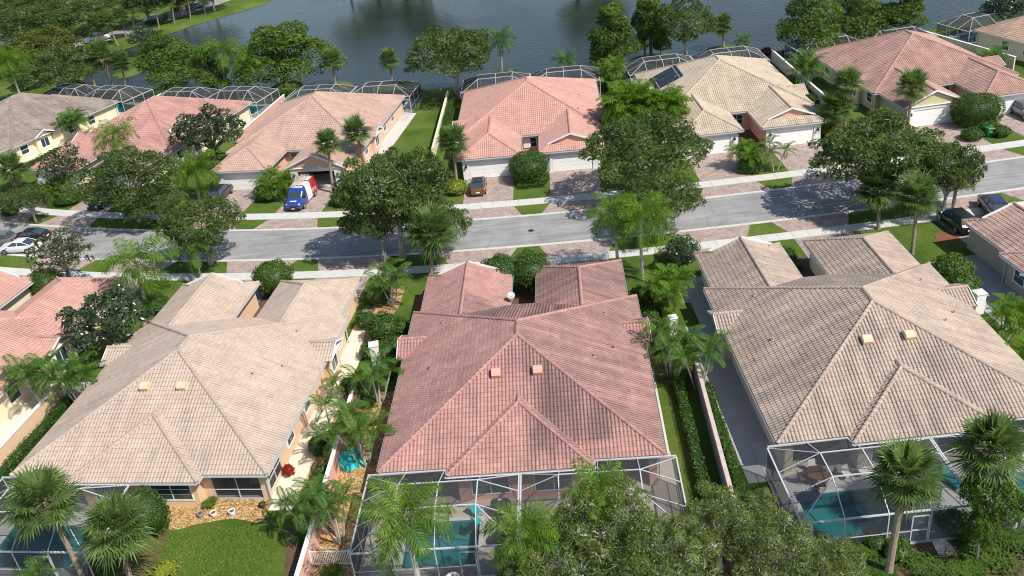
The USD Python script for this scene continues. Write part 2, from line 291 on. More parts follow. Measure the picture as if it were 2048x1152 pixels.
LAKE = LAKE.difference(unary_union([sg.LineString([p, p-np.array([0, 16.])]).buffer(2.6) for p in _bank]).buffer(1.5)).buffer(.8)
LAKE = max(getattr(LAKE, 'geoms', [LAKE]), key=lambda g: g.area)
pools = {}
def pool_rect(k, xa, xb, y0=-6.2, y1=-2.2): pools.setdefault(k, []).append((xa, xb, y0, y1))
for k, xa, xb in (('NC', -7.7, -2.9), ('NC', 3.2, 8.0), ('NR', -9.0, -2.9), ('NR', 3., 8.6), ('NL', -9., -2.6)): pool_rect(k, xa, xb)
for k in ('F0', 'F1', 'F2', 'F3', 'F4', 'F5', 'F6'):
    pool_rect(k, -8, -3); pool_rect(k, 3, 8)
holes = unary_union([lrect(k, *r) for k, l in pools.items() for r in l])
def ground():
    gx = np.r_[-1500, -800, -400, -250, np.arange(-180, 181, 2.), 250, 400, 800, 1500]; gy = np.r_[-600, -200, -60, 0, np.arange(20, 300, 2.), np.arange(300, 420, 8), 700, 1500, 3000]
    X, Y = np.meshgrid(gx, gy); p = shapely.points(X.ravel(), Y.ravel())
    d = np.where(shapely.contains(LAKE, p), shapely.distance(LAKE.exterior, p), -shapely.distance(LAKE, p)).reshape(X.shape)
    near = d < -6
    Z = np.where(d > -1.2, -.75-.35*np.clip(d, -1.2, 4)*1., 0); Z = np.where(near, 0, np.where(d <= -1.2, -.33*np.clip((d+6)/4.8, 0, 1)**2, Z))
    V = np.c_[X.ravel(), Y.ravel(), Z.ravel()]; n = len(gx); I = np.arange(len(V)).reshape(X.shape)
    F = np.stack([I[:-1, :-1], I[:-1, 1:], I[1:, 1:], I[1:, :-1]], -1).reshape(-1, 4)
    cen = V[F].mean(1); hp = holes.buffer(2.2); keep = ~shapely.contains(hp, shapely.points(cen[:, :2]))
    T = trimesh.Trimesh(V, np.vstack([F[keep][:, [0, 1, 2]], F[keep][:, [0, 2, 3]]]), process=False)
    # the removed cells round the pools, closed again up to the pool edges
    cut = unary_union([sg.Polygon(V[f][:, :2]) for f in F[~keep]]).difference(holes)
    return trimesh.util.concatenate([T, sheet(cut, 0.)])
struct('ground', ground(), 'grass')
struct('lake', sheet(LAKE.buffer(3), -.62), 'lake')

# ------------------------------------------------------------------ road, kerbs, pavements
struct('road', sheet(strip(-RW, RW), .012), 'asphalt')
def run(name, o0, o1, step, z0, z1, m, piece, gap=.012):
    x = UsdGeom.Xform.Define(stage, numbered('/World', name)); data(x.GetPrim(), kind='structure')
    rng = np.random.default_rng(len(piece))
    for a in np.arange(70, 232, step):
        b = MB().prism(strip(o0, o1, a+gap/2, a+step-gap/2), z0, z1+rng.uniform(-.004, .004)).mesh()
        part(str(x.GetPath()), piece, b, m)
    return str(x.GetPath())
for o0, o1 in ((RW, RW+KW), (-RW, -RW-KW)): run('kerb', o0, o1, 3.05, -.05, .045, 'kerb', 'kerb_stone', .03)
for o0, o1 in ((SW0, SW1), (NW0, NW1)): run('pavement', o0, o1, 1.52, -.05, .035, 'concrete', 'slab', .025)
MAN = at(1062, 461.5); x = MB().addm(trimesh.creation.cylinder(.36, .012, sections=28)).mesh(); x.apply_translation((MAN[0], MAN[1], .018))
mh = thing('manhole_cover', 'round dark iron manhole cover in the grey road', 'manhole'); part(mh, 'rim', x, 'metal_grey')
x = MB().addm(trimesh.creation.cylinder(.31, .012, sections=28)).mesh(); x.apply_translation((MAN[0], MAN[1], .024)); part(mh, 'cover', x, 'black')

def drives(k, open_y=27.75):
    far = k[0] == 'F'
    yard = FAR_YARD if far else NEAR_YARD
    verge = strip(RW+KW, SW0) if far else strip(-RW-KW, NW0)
    for xc, hw in ((5.1, 2.95), (-5.2, 2.95)):
        d = lrect(k, xc-hw, xc+hw, open_y, 60).intersection(yard)
        if d.geom_type != 'Polygon': d = max(d.geoms, key=lambda g: g.distance(sg.Point(to_world(k, xc, 27)))*-1+g.area*1e-6)
        struct('driveway', sheet(d, .010), 'pavers')
        line = sg.LineString(to_world(k, [xc, xc], [27, 62]))
        ys = []
        for o in ((SW0, RW+KW) if far else (NW0, -RW-KW)):
            q = line.intersection(sg.LineString(side(o))); p0 = to_world(k, xc, 0.); ys.append(math.dist((q.x, q.y), p0))
        flare = lpoly(k, [(xc-hw, ys[0]-.3), (xc+hw, ys[0]-.3), (xc+hw+1.3, ys[1]+.6), (xc-hw-1.3, ys[1]+.6)]).intersection(verge)
        struct('driveway', sheet(flare, .010), 'pavers')
for k in POSE: drives(k)

# ------------------------------------------------------------------ paths, beds, decks
_bz = [.010]
def bed(poly, z):
    _bz[0] += .0013; return sheet(poly, z+_bz[0]-.009)
def deck(k, x0, x1, m, y0=-7.35, y1=3.6):
    a = lrect(k, x0, x1, y0, y1).difference(holes)
    struct('pool_deck', sheet(a, .030), m)
    for xa, xb, ya, yb in pools.get(k, []):
        if not x0 <= xa <= x1: continue
        c = lrect(k, xa-.3, xb+.3, ya-.3, yb+.3).difference(lrect(k, xa, xb, ya, yb))
        struct('pool_coping', MB().prism(c, .0, .055).mesh(), 'concrete')
        pl = MB(); q = to_world(k, [xa, xb, xb, xa], [ya, ya, yb, yb])
        for i in range(4):
            a0, a1 = q[i], q[(i+1) % 4]; pl.poly([(*a0, .05), (*a1, .05), (*a1, -1.25), (*a0, -1.25)])
        pl.poly([(*p, -1.25) for p in q])
        st = to_world(k, [xa+.05, xa+1.2, xa+1.2, xa+.05], [ya+.05, ya+.05, ya+1.6, ya+1.6]); pl.prism(sg.Polygon(st), -1.2, -.35)
        pool = thing('swimming_pool', POOL_LABEL.get((k, xa < 0)) or f"lakeside pool behind the {FARNAME[k]}, under the {'left' if (xa > 0) == (POSE[k][3] > 0) else 'right'} screen", 'pool')
        part(pool, 'basin', pl, 'pool_shell'); part(pool, 'water', sheet(lrect(k, xa, xb, ya, yb), -.08), 'pool_water')
FARNAME = dict(F0='grey beige house', F1='salmon roofed house', F2='peach roofed house', F3='bright pink house', F4='cream house', F5='rust pink house', F6='tan corner house')
POOL_LABEL = {('NC', True): 'teal swimming pool behind the dusty pink house, left of its dividing beam', ('NC', False): 'swimming pool of the dusty pink house hidden under the olive foreground trees',
              ('NR', True): 'teal swimming pool with a palm shadow on it at lower right', ('NR', False): 'swimming pool in the screened yard at the lower right corner', ('NL', True): 'blue pool under the white screen frame at the lower left corner'}
deck('NC', -10.4, 10.4, 'deck_tan'); deck('NR', -10.4, 10.4, 'deck_grey'); deck('NL', -10.4, -.1, 'deck_grey')
for k in ('F0', 'F1', 'F2', 'F3', 'F4', 'F5', 'F6'): deck(k, -10.4, 10.4, 'deck_grey')
struct('path', bed(lrect('NL', 9.0, 11.1, -.6, 27.), .012), 'path_cream')
struct('path', bed(lrect('NR', -11.7, -9.0, -.5, 20), .012), 'path_grey')
struct('path', bed(lrect('NR', -10.4, -8.4, 20, 28.6).union(lrect('NR', -11.0, -8.4, 24, 28.6)), .012), 'path_grey')
struct('path', bed(lrect('NC', 9.0, 10.35, -.3, 14.2), .012), 'concrete')
struct('path', bed(lrect('N4', -13.2, -8.4, 14, 26.5), .012), 'path_grey')
struct('path', bed(lrect('N4', -12.2, -8.4, 2, 14), .012), 'path_grey')
struct('path', bed(lrect('N0', 9.0, 13.5, 1, 14), .012), 'path_cream')
struct('path', bed(lrect('F0', -12, -9, 6, 24), .012), 'path_cream')
struct('path', bed(lrect('F2', -11.2, -9, 0, 20), .012), 'concrete')
struct('gravel_bed', bed(lrect('NC', -14.2, -9.2, -9.5, 13.5).union(P2((640, 960), (700, 870), (715, 760), (660, 800), (600, 945), (590, 985))).difference(lrect('NL', 7, 11.1, -2.6, 27)).difference(lrect('NC', -10.4, 0, -7.4, .5)), .009), 'gravel')
struct('gravel_bed', bed(P2((724, 690), (745, 620), (760, 575), (812, 572), (800, 610), (778, 640), (748, 660), (735, 740)), .009), 'gravel')
_b = [(-.3, .6), (9.4, .6), (9.4, -1.55)]+[(x, -1.75+.28*math.sin(x*1.1)-.75*max(0, min(1, (4.6-x)/1.4))) for x in np.arange(9., -.4, -.4)]
struct('gravel_bed', bed(lpoly('NL', _b), .009), 'gravel')
struct('planting_bed', bed(P2((800, 705), (818, 650), (835, 600), (850, 575), (862, 590), (832, 640), (812, 720)), .009), 'red_mulch')
struct('planting_bed', bed(P2((1868, 470), (1895, 462), (1922, 478), (1876, 486)), .009), 'red_mulch')
struct('planting_bed', bed(P2((1390, 1200), (1440, 1080), (1560, 1045), (1700, 1090), (1900, 1075), (2100, 1040), (2120, 1200)), .009), 'mulch')
struct('planting_bed', bed(P2((180, 1200), (170, 1060), (290, 1080), (330, 1010), (340, 1070), (290, 1180)), .009), 'mulch')
struct('planting_bed', bed(P2((575, 1060), (590, 1050), (608, 1150), (570, 1160)), .009), 'mulch')
struct('stepping_pad', MB().prism(P2((1864, 1085), (1890, 1078), (1920, 1112), (1880, 1115)), -.02, .05).mesh(), 'path_cream')
# court beds between the garages and beds on the drive strips
for k in POSE:
    struct('planting_bed', bed(lrect(k, -2.1, 2.0, 20.8, 30.2), .009), 'mulch')
# ------------------------------------------------------------------ houses
SL = .43; EZ = 2.75; CS = 1/math.hypot(1, SL)
tiles_mat('tile_dusty_pink', (.47, .258, .218), (.39, .215, .19), (.54, .31, .265), blot=.2)
tiles_mat('tile_beige', (.51, .405, .325), (.44, .36, .30), (.57, .455, .35), blot=.10)
tiles_mat('tile_brown_beige', (.50, .395, .315), (.42, .345, .295), (.58, .445, .335), blot=.12)
tiles_mat('tile_pink', (.57, .325, .26), (.51, .285, .23), (.62, .375, .305), blot=.12)
tiles_mat('tile_peach', (.54, .365, .29), (.47, .315, .255), (.60, .41, .33), blot=.15)
tiles_mat('tile_salmon', (.55, .30, .255), (.48, .255, .22), (.60, .345, .295), blot=.2)
tiles_mat('tile_cream', (.57, .47, .35), (.49, .40, .305), (.64, .53, .40), blot=.15)
tiles_mat('tile_rust', (.49, .295, .235), (.42, .25, .205), (.55, .345, .275), blot=.22)
tiles_mat('tile_greybeige', (.37, .30, .245), (.30, .25, .21), (.45, .37, .29), blot=.3)
tiles_mat('tile_tan', (.47, .33, .24), (.40, .28, .21), (.55, .39, .28), blot=.25)
plain('wall_peach', (.66, .45, .29), .85, .05, .6); plain('wall_coral', (.68, .41, .31), .85, .06, .6); plain('wall_yellow', (.68, .60, .42), .85, .05, .6)
plain('wall_pink', (.62, .36, .28), .85, .06, .6); plain('wall_olive', (.52, .46, .27), .85, .05, .6); plain('wall_cream', (.66, .58, .42), .85, .05, .6); plain('wall_tan', (.42, .35, .26), .85, .05, .6)

def clip(T, nx, ny, c):
    """cuts triangles (n,3,A) to the side nx*u + ny*v >= c"""
    if not len(T): return T
    d = T[:, :, 0]*nx+T[:, :, 1]*ny-c; i = d >= 0; k = i.sum(1); out = [T[k == 3]]
    def roll(S, D, first):
        r = np.arange(3)[None]+first[:, None]; r %= 3; j = np.arange(len(S))[:, None]; return S[j, r], D[j, r]
    s = k == 1
    if s.any():
        A, D = roll(T[s], d[s], i[s].argmax(1)); t1 = (D[:, 0]/(D[:, 0]-D[:, 1]))[:, None]; t2 = (D[:, 0]/(D[:, 0]-D[:, 2]))[:, None]
        out.append(np.stack([A[:, 0], A[:, 0]+(A[:, 1]-A[:, 0])*t1, A[:, 0]+(A[:, 2]-A[:, 0])*t2], 1))
    s = k == 2
    if s.any():
        A, D = roll(T[s], d[s], (~i[s]).argmax(1)); t1 = (D[:, 1]/(D[:, 1]-D[:, 0]))[:, None]; t2 = (D[:, 2]/(D[:, 2]-D[:, 0]))[:, None]
        P1 = A[:, 1]+(A[:, 0]-A[:, 1])*t1; P2_ = A[:, 2]+(A[:, 0]-A[:, 2])*t2
        out += [np.stack([P1, A[:, 1], A[:, 2]], 1), np.stack([P1, A[:, 2], P2_], 1)]
    return np.concatenate(out)
TW, TL = .516, .385
def tile_shape(fine):
    """a double roll tile: two low barrels with narrow grooves between them"""
    if fine: hu, hh, hp = [0, .022, .062, .129, .196, .236], [0, .004, .038, .054, .038, .004], [1, .75, .10, .0, .10, .75]
    else: hu, hh, hp = [0, .05, .129, .21], [0, .040, .050, .040], [1, .12, .0, .12]
    u = hu+[x+.258 for x in hu]+[.516]; h = hh+hh+[0]; pn = hp+hp+[1]
    tri = []
    for i in range(len(u)-1):
        a, b = i, i+1; z0 = .034
        lo = lambda q, dz=0: (u[q], 0., h[q]+z0+dz, pn[q]); up = lambda q: (u[q], TL+.03, h[q]-.002, pn[q])
        tri += [(lo(a), lo(b), up(b)), (lo(a), up(b), up(a))]
        bo = lambda q: (u[q], 0., h[q]-.004, 1.); tri += [(bo(a), bo(b), lo(b)), (bo(a), lo(b), lo(a))]
    return np.array(tri, float)
TFINE, TCOARSE = tile_shape(True), tile_shape(False)
def tile_plane(poly, fine, rng, dirt_fn=None, groove=.3):
    """tiles over a convex roof polygon (3D, first edge = the eave, counter-clockwise from outside); returns triangles, tone, dirt, tile id, tile centres"""
    P = np.array(poly, float); e = P[1]-P[0]; e[2] = 0; e /= np.linalg.norm(e)
    n = np.cross(P[1]-P[0], P[2]-P[0]); n /= np.linalg.norm(n); s = np.cross(n, e)
    Q = np.c_[(P-P[0])@e, (P-P[0])@s]; lo, hi = Q.min(0), Q.max(0)
    iu, iv = np.arange(math.floor(lo[0]/TW)-1, math.ceil(hi[0]/TW)+1), np.arange(0, math.ceil(hi[1]/TL)+1)
    U, Vv = np.meshgrid(iu*TW, iv*TL-.05); U, Vv = U.ravel(), Vv.ravel()
    tone = np.clip(rng.normal(.5, .15, len(U))+.3*(meshkit.noise(np.stack([U*.45, Vv*.8, np.full(len(U), P[0, 0]+P[0, 1])], -1), 9)-.5), 0, 1); jz = rng.normal(0, .005, len(U))
    cu, cv = U+TW/2, Vv+TL/2; halves = []
    for i in range(len(Q)):
        a, b = Q[i], Q[(i+1) % len(Q)]; t = b-a; t /= np.linalg.norm(t); nx, ny = -t[1], t[0]; halves.append((nx, ny, nx*a[0]+ny*a[1]-(.06 if i == 0 else 0)))
    D = np.min([nx*cu+ny*cv-c for nx, ny, c in halves], 0); sh = TFINE if fine else TCOARSE
    def make(idx):
        T = np.zeros((len(idx), len(sh), 3, 7)); T[..., :2] = sh[None, :, :, :2]; T[..., 0] += U[idx][:, None, None]; T[..., 1] += Vv[idx][:, None, None]
        T[..., 2] = sh[None, :, :, 2]+jz[idx][:, None, None]; T[..., 3] = tone[idx][:, None, None]; T[..., 4] = sh[None, :, :, 3]; T[..., 5] = idx[:, None, None]
        return T.reshape(-1, 3, 7)
    full, edge = np.where(D > .34)[0], np.where((D <= .34) & (D > -.34))[0]
    C = make(edge)
    for h in halves: C = clip(C, *h)
    T = np.concatenate([make(full), C]) if len(C) else make(full)
    X = P[0]+T[..., 0:1]*e+T[..., 1:2]*s+T[..., 2:3]*n
    cen = P[0]+cu[:, None]*e+cv[:, None]*s
    dirt = np.zeros(T.shape[:2])
    if dirt_fn is not None:
        col = np.floor(T[:, :, 0].mean(1)/.258+.5); cn = meshkit.noise(np.stack([col*.61, T[:, :, 1].mean(1)*.22, np.full(len(T), n[0]*7+3.)], -1), 5)[:, None]; dm = dirt_fn(X[..., 0], X[..., 1], n)*(.25+1.5*cn); dirt = np.clip(groove*T[..., 4]*(.6+.8*cn)+dm*(.42+.6*T[..., 4]), 0, .9)
    else: dirt = groove*T[..., 4]
    return X, T[..., 3], dirt, T[:, 0, 5].astype(int), cen, n
def ridge_caps(a, b, rng, r=.135):
    """overlapping half-round cap tiles from a up to b; list of triangle arrays"""
    a, b = np.array(a, float), np.array(b, float); L = np.linalg.norm(b-a); d = (b-a)/L; w = np.cross(d, (0, 0, 1.)); w /= np.linalg.norm(w); k = np.cross(w, d); n = max(1, int(L/.40)); out = []
    th = np.linspace(-.15, math.pi+.15, 6)
    for i in range(n):
        p0, p1 = a+d*(L*i/n-.03), a+d*(L*(i+1)/n+.02); r0, r1 = r*1.12, r*.92
        c0 = p0+np.cos(th)[:, None]*w*r0+np.sin(th)[:, None]*k*r0+k*.035; c1 = p1+np.cos(th)[:, None]*w*r1+np.sin(th)[:, None]*k*r1+k*.015
        t = []
        for j in range(5): t += [(c0[j], c1[j], c0[j+1]), (c0[j+1], c1[j], c1[j+1])]
        m = p0+k*.0
        for j in range(5): t += [(m, c0[j], c0[j+1])]
        out.append(np.array(t))
    return out
def flip(X): return X[:, ::-1] if False else X

def window(H, x0, x1, z0, z1, y, axis, cols=2, rows=1, trim='white_trim', surround=.10, shutters=None):
    """window set on a wall; axis '-y', '+y', '-x', '+x' = the way it faces, y = the wall plane"""
    sgn = -1 if axis[0] == '-' else 1; ax = axis[1]
    def b(mb, u0, u1, d0, d1, za, zb):
        d0, d1 = sorted((y+sgn*d0, y+sgn*d1))
        return mb.box(u0, u1, d0, d1, za, zb) if ax == 'y' else mb.box(d0, d1, u0, u1, za, zb)
    s = surround; fr = MB(); b(fr, x0-s, x1+s, -.05, .05, z0-s, z0); b(fr, x0-s, x1+s, -.05, .05, z1, z1+s); b(fr, x0-s, x0, -.05, .05, z0, z1); b(fr, x1, x1+s, -.05, .05, z0, z1)
    w = part(H, 'window', fr, trim); gl = MB(); b(gl, x0, x1, .004, .016, z0, z1); part(w, 'pane', gl, 'glass')
    for i in range(1, cols):
        m = MB(); u = x0+(x1-x0)*i/cols; b(m, u-.03, u+.03, .016, .045, z0, z1); part(w, 'mullion', m, trim)
    for i in range(1, rows):
        m = MB(); u = z0+(z1-z0)*i/rows; b(m, x0, x1, .016, .04, u-.02, u+.02); part(w, 'glazing_bar', m, trim)
    if shutters:
        for u in (x0-s-.42, x1+s+.04):
            m = MB(); b(m, u, u+.38, .0, .05, z0-.05, z1+.05); part(H, 'shutter', m, shutters)
def sconce(H, x, y, z=1.75, out=1):
    m = MB().box(x-.05, x+.05, min(y, y+out*.06), max(y, y+out*.06), z-.12, z+.12); m.addm(hull([(x+sx*.11, y+out*(.17+sy*.1), zz) for sx in (-1, 1) for sy in (-1, 1) for zz in (z-.1, z+.16)]+[(x, y+out*.17, z+.3), (x, y+out*.17, z-.2)]))
    return part(H, 'wall_lamp', m, 'black')

def house(k, label, tile, wall, fine=False, front='dutch', dirt_fn=None, open_garage=False, rear='cage', vent=None, tiles_apart=False, garage_face='white_trim', seed=0, court_wall=None, groove=.3):
    X, Y, t, mir = POSE[k]; rng = np.random.default_rng(seed+11)
    x = UsdGeom.Xform.Define(stage, numbered('/World', 'house')); x.AddTranslateOp().Set(Gf.Vec3d(X, Y, 0)); x.AddRotateZOp().Set(math.degrees(t))
    if mir < 0: x.AddScaleOp().Set(Gf.Vec3f(-1, 1, 1))
    data(x.GetPrim(), label, 'house'); H = str(x.GetPath())
    W, D = 9.7, 21.4; za = EZ+W*SL; E = EZ
    planes = [[(-W, 0, E), (W, 0, E), (0, W, za)], [(W, D, E), (-W, D, E), (0, D-W, za)], [(-W, D, E), (-W, 0, E), (0, W, za), (0, D-W, za)], [(W, 0, E), (W, D, E), (0, D-W, za), (0, W, za)]]
    ridges = [((-W, 0, E), (0, W, za)), ((W, 0, E), (0, W, za)), ((-W, D, E), (0, D-W, za)), ((W, D, E), (0, D-W, za)), ((0, W, za), (0, D-W, za))]
    # the shallow rear bay with its own hip end
    p, q = 4.9, -.8; zp = E+p*SL; yb = q+p; yr = p
    planes += [[(-p, q, E), (p, q, E), (0, yb, zp)], [(-p, 0, E), (-p, q, E), (0, yb, zp), (0, yr, zp)], [(p, q, E), (p, 0, E), (0, yr, zp), (0, yb, zp)]]
    ridges += [((-p, q, E), (0, yb, zp)), ((p, q, E), (0, yb, zp)), ((0, yb, zp), (0, yr+.1, zp))]
    # garage wings
    def wing(x0, x1, kind):
        hw = (x1-x0)/2; xm = (x0+x1)/2; zg = E+hw*SL; F = 28.2; yk = D-hw
        if kind == 'hip':
            pl = [[(x1, F, E), (x0, F, E), (xm, F-hw, zg)], [(x0, F, E), (x0, D, E), (xm, yk, zg), (xm, F-hw, zg)], [(x1, D, E), (x1, F, E), (xm, F-hw, zg), (xm, yk, zg)]]
            rd = [((x0, F, E), (xm, F-hw, zg)), ((x1, F, E), (xm, F-hw, zg)), ((xm, F-hw, zg), (xm, yk, zg))]
        elif kind == 'dutch':
            g = 1.35; gz = E+g*SL
            pl = [[(x1, F, E), (x0, F, E), (x0+g, F-g, gz), (x1-g, F-g, gz)],
                  [(x0, F-g+.25, E), (x0, D, E), (xm, yk, zg), (xm, F-g+.25, zg)], [(x0, F, E), (x0, F-g, E), (x0+g, F-g, gz)],
                  [(x1, D, E), (x1, F-g+.25, E), (xm, F-g+.25, zg), (xm, yk, zg)], [(x1, F-g, E), (x1, F, E), (x1-g, F-g, gz)]]
            rd = [((x0, F, E), (x0+g, F-g, gz)), ((x1, F, E), (x1-g, F-g, gz)), ((xm, F-g+.25, zg), (xm, yk, zg))]
        else:
            pl = [[(x0, F, E), (x0, D, E), (xm, yk, zg), (xm, F, zg)], [(x1, D, E), (x1, F, E), (xm, F, zg), (xm, yk, zg)]]; rd = [((xm, F, zg), (xm, yk, zg))]
        return pl, rd, xm, zg
    pa, ra, xa, zga = wing(-9.05, -1.25, front); pb, rb, xb, zgb = wing(1.1, 8.9, 'hip'); planes += pa+pb; ridges += ra+rb
    # side gables
    for sx in (-1, 1):
        w, xe = 1.8, 10.28; yc = 15.8; zz = E+w*SL; xi = W-w
        A = [(sx*xe, yc-w, E), (sx*W, yc-w, E), (sx*xi, yc, zz), (sx*xe, yc, zz)]; B = [(sx*W, yc+w, E), (sx*xe, yc+w, E), (sx*xe, yc, zz), (sx*xi, yc, zz)]
        if sx > 0: A = [A[1], A[0], A[3], A[2]]; B = [B[1], B[0], B[3], B[2]]
        planes += [A, B]; ridges.append(((sx*xe, yc, zz), (sx*xi, yc, zz)))
    deckm = MB()
    for pl in planes:
        a = np.array(pl, float); n = np.cross(a[1]-a[0], a[2]-a[0]); n /= np.linalg.norm(n); deckm.poly(a-n*.03)
    roof = part(H, 'roof', deckm, tile)
    allX, allT, allD, allI, cens, off = [], [], [], [], [], 0
    for pl in planes:
        Xt, To, Di, Id, cen, n = tile_plane(pl, fine, rng, dirt_fn, groove); allX.append(Xt); allT.append(To); allD.append(Di); allI.append(Id+off); off += len(cen)
        c, s = math.cos(t), math.sin(t); cw = np.c_[X+c*cen[:, 0]*mir-s*cen[:, 1], Y+s*cen[:, 0]*mir+c*cen[:, 1], cen[:, 2]]; nw = np.array([c*n[0]*mir-s*n[1], s*n[0]*mir+c*n[1], n[2]])
        v = np.array([0, 0, CAM_H])-cw; r = np.linalg.norm(v, axis=1); rel = cw-[0, 0, CAM_H]; zc = rel@FWD; px = 1024+FPX*(rel@CR)/zc; py = 576-FPX*(rel@CU)/zc
        cens.append(np.where((px > 4) & (px < 2044) & (py > 4) & (py < 1148), (v@nw)/r**3, -1))
    Xt, To, Di, Id = map(np.concatenate, (allX, allT, allD, allI)); sc = np.concatenate(cens)
    if tiles_apart:
        order = np.argsort(-sc)[:600]; present = [i for i in order if sc[i] > 0 and (Id == i).sum() == len(TFINE if fine else TCOARSE)][:300]
        pick = set(present); srt = np.argsort(Id, kind='stable'); st = np.searchsorted(Id[srt], np.arange(off+1))
        for i in present:
            j = srt[st[i]:st[i+1]]; soup(roof, 'roof_tile', Xt[j], To[j], tile, Di[j])
        rest = ~np.isin(Id, list(pick)); Xt, To, Di = Xt[rest], To[rest], Di[rest]
        soup(roof, 'roof_tiles', Xt, To, tile, Di, kind='stuff')
    else: soup(roof, 'roof_tiles', Xt, To, tile, Di, kind='stuff')
    caps = [c for a, b in ridges for c in ridge_caps(a, b, rng)]; tones = rng.normal(.55, .2, len(caps)).clip(0, 1)
    def cd(C):
        return np.full(C.shape[:2], .18) if dirt_fn is None else np.clip(dirt_fn(C[..., 0], C[..., 1], np.array([0, 0, 1.]))*.45+.12, 0, .8)
    if tiles_apart:
        key = [-np.linalg.norm(to_world(k, *c.mean((0, 1))[:2], c.mean((0, 1))[2])-[0, 0, CAM_H]) for c in caps]; o = np.argsort(key)[::-1]
        for i in o[:290]: soup(roof, 'ridge_tile', caps[i], np.full(caps[i].shape[:2], tones[i]), tile, cd(caps[i]))
        o = o[290:]
    else: o = range(len(caps))
    if len(o): C = np.concatenate([caps[i] for i in o]); soup(roof, 'ridge_tiles', C, np.concatenate([np.full(caps[i].shape[:2], tones[i]) for i in o]), tile, cd(C), kind='stuff')
    # walls
    foot = unary_union([sg.box(-9.15, .55, 9.15, 20.9), sg.box(-4.35, -.3, 4.35, 3), sg.box(-8.5, 20, -1.8, 27.93), sg.box(1.65, 20, 8.35, 27.93), sg.box(-9.75, 14.4, 9.75, 17.2)])
    cut = [sg.box(-8.6, -.5, -4.36, 3.4), sg.box(2.55, 27.80, 7.45, 28)] if rear == 'cage' else [sg.box(-8.6, -.5, -4.36, 3.4), sg.box(5.1, -.5, 8.75, 3.2), sg.box(2.55, 27.80, 7.45, 28)]
    if rear == 'cage': cut.append(sg.box(4.36, -.5, 8.6, 3.4))
    cut.append(sg.box(-7.65, 23.2 if open_garage else 27.80, -2.75, 28))
    walls = foot.difference(unary_union(cut)); wl = MB().prism(walls, -.1, 2.66)
    for x0, x1 in ((2.55, 7.45), (-7.65, -2.75)): wl.box(x0, x1, 27.80, 27.93, 2.18, 2.66)
    part(H, 'wall', wl, wall)
    out = unary_union([sg.box(-W, 0, W, D), sg.box(-p, -.8, p, 1), sg.box(-9.05, 20, -1.25, 28.2), sg.box(1.1, 20, 8.9, 28.2), sg.box(-10.28, 14, 10.28, 17.6)])
    part(H, 'soffit', sheet(out.buffer(-.06), 2.665), 'white_trim')
    # white garage fronts standing just proud of the wall
    for x0, x1, xd in ((1.65, 8.35, 5.0), (-8.5, -1.8, -5.2)):
        g = MB().box(x0-.02, xd-2.45, 27.932, 27.97, 0, 2.2).box(xd+2.45, x1+.02, 27.932, 27.97, 0, 2.2).box(x0-.02, x1+.02, 27.932, 27.97, 2.2, 2.655)
        part(H, 'garage_front', g, garage_face)
        if not (open_garage and xd < 0):
            d = part(H, 'garage_door', MB().box(xd-2.45, xd+2.45, 27.805, 27.835, 0, 2.18), 'door_white')
            for i in range(4):
                part(d, 'door_panel', MB().addm(rbox(xd-2.43, xd+2.43, 27.82, 27.875, .02+i*.54, .02+i*.54+.515, .02)), 'door_white')
        for sx in (xd-2.9, xd+2.9): sconce(H, sx, 27.97)
    if open_garage:
        part(H, 'garage_floor', sheet(sg.box(-7.65, 23.2, -2.75, 27.9), .035), 'concrete'); part(H, 'garage_interior', MB().box(-7.6, -2.8, 23.21, 23.26, 0, 2.5), 'interior'); part(H, 'garage_shelf', MB().box(-7.4, -5.9, 23.4, 23.9, .9, .95).box(-7.4, -7.2, 23.4, 23.8, 0, .9).box(-6.2, -5.95, 23.4, 23.8, 0, .9).box(-7.2, -6.4, 23.45, 23.8, .96, 1.3), 'metal_grey')
    # gable face over the left wing
    hw = 3.9
    if front in ('dutch', 'gable'):
        g = 1.35 if front == 'dutch' else 0; F = 28.2-g; gz = E+g*SL; yy = F-.02 if front == 'dutch' else 27.93; bz = gz-.1 if g else 2.665
        tri = MB(); xw = hw-g-(0 if g else .0)
        v = [(xa-xw, yy, bz), (xa+xw, yy, bz), (xa, yy, zga-.05)]; v2 = [(a, yy-.1, b) for a, _, b in v]
        tri.add(v+v2, [(0, 2, 1), (3, 4, 5), (0, 1, 3), (1, 4, 3), (1, 2, 4), (2, 5, 4), (2, 0, 5), (0, 3, 5)]); part(H, 'gable', tri, wall if front == 'dutch' else garage_face if False else wall)
        ye = F+.27 if g else 28.22
        for sx in (-1, 1): part(H, 'rake_board', MB().bar((xa+sx*(hw-g*.75 if g else hw), ye, gz+.06 if g else E), (xa, ye, zga+.06+g*.0), .05, .2), 'white_trim')
    for sx in (-1, 1):
        v = [(sx*9.76, 14.4, 2.66), (sx*9.76, 17.2, 2.66), (sx*9.76, 15.8, 3.4)]; v2 = [(sx*9.6, b, c) for _, b, c in v]
        part(H, 'gable', MB().add(v+v2, [(0, 2, 1), (3, 4, 5), (0, 1, 3), (1, 4, 3), (1, 2, 4), (2, 5, 4), (2, 0, 5), (0, 3, 5)]), wall)
        for yy in (13.95, 17.65): part(H, 'rake_board', MB().bar((sx*10.3, yy, E), (sx*10.3, 15.8, 3.54), .05, .18), 'white_trim')
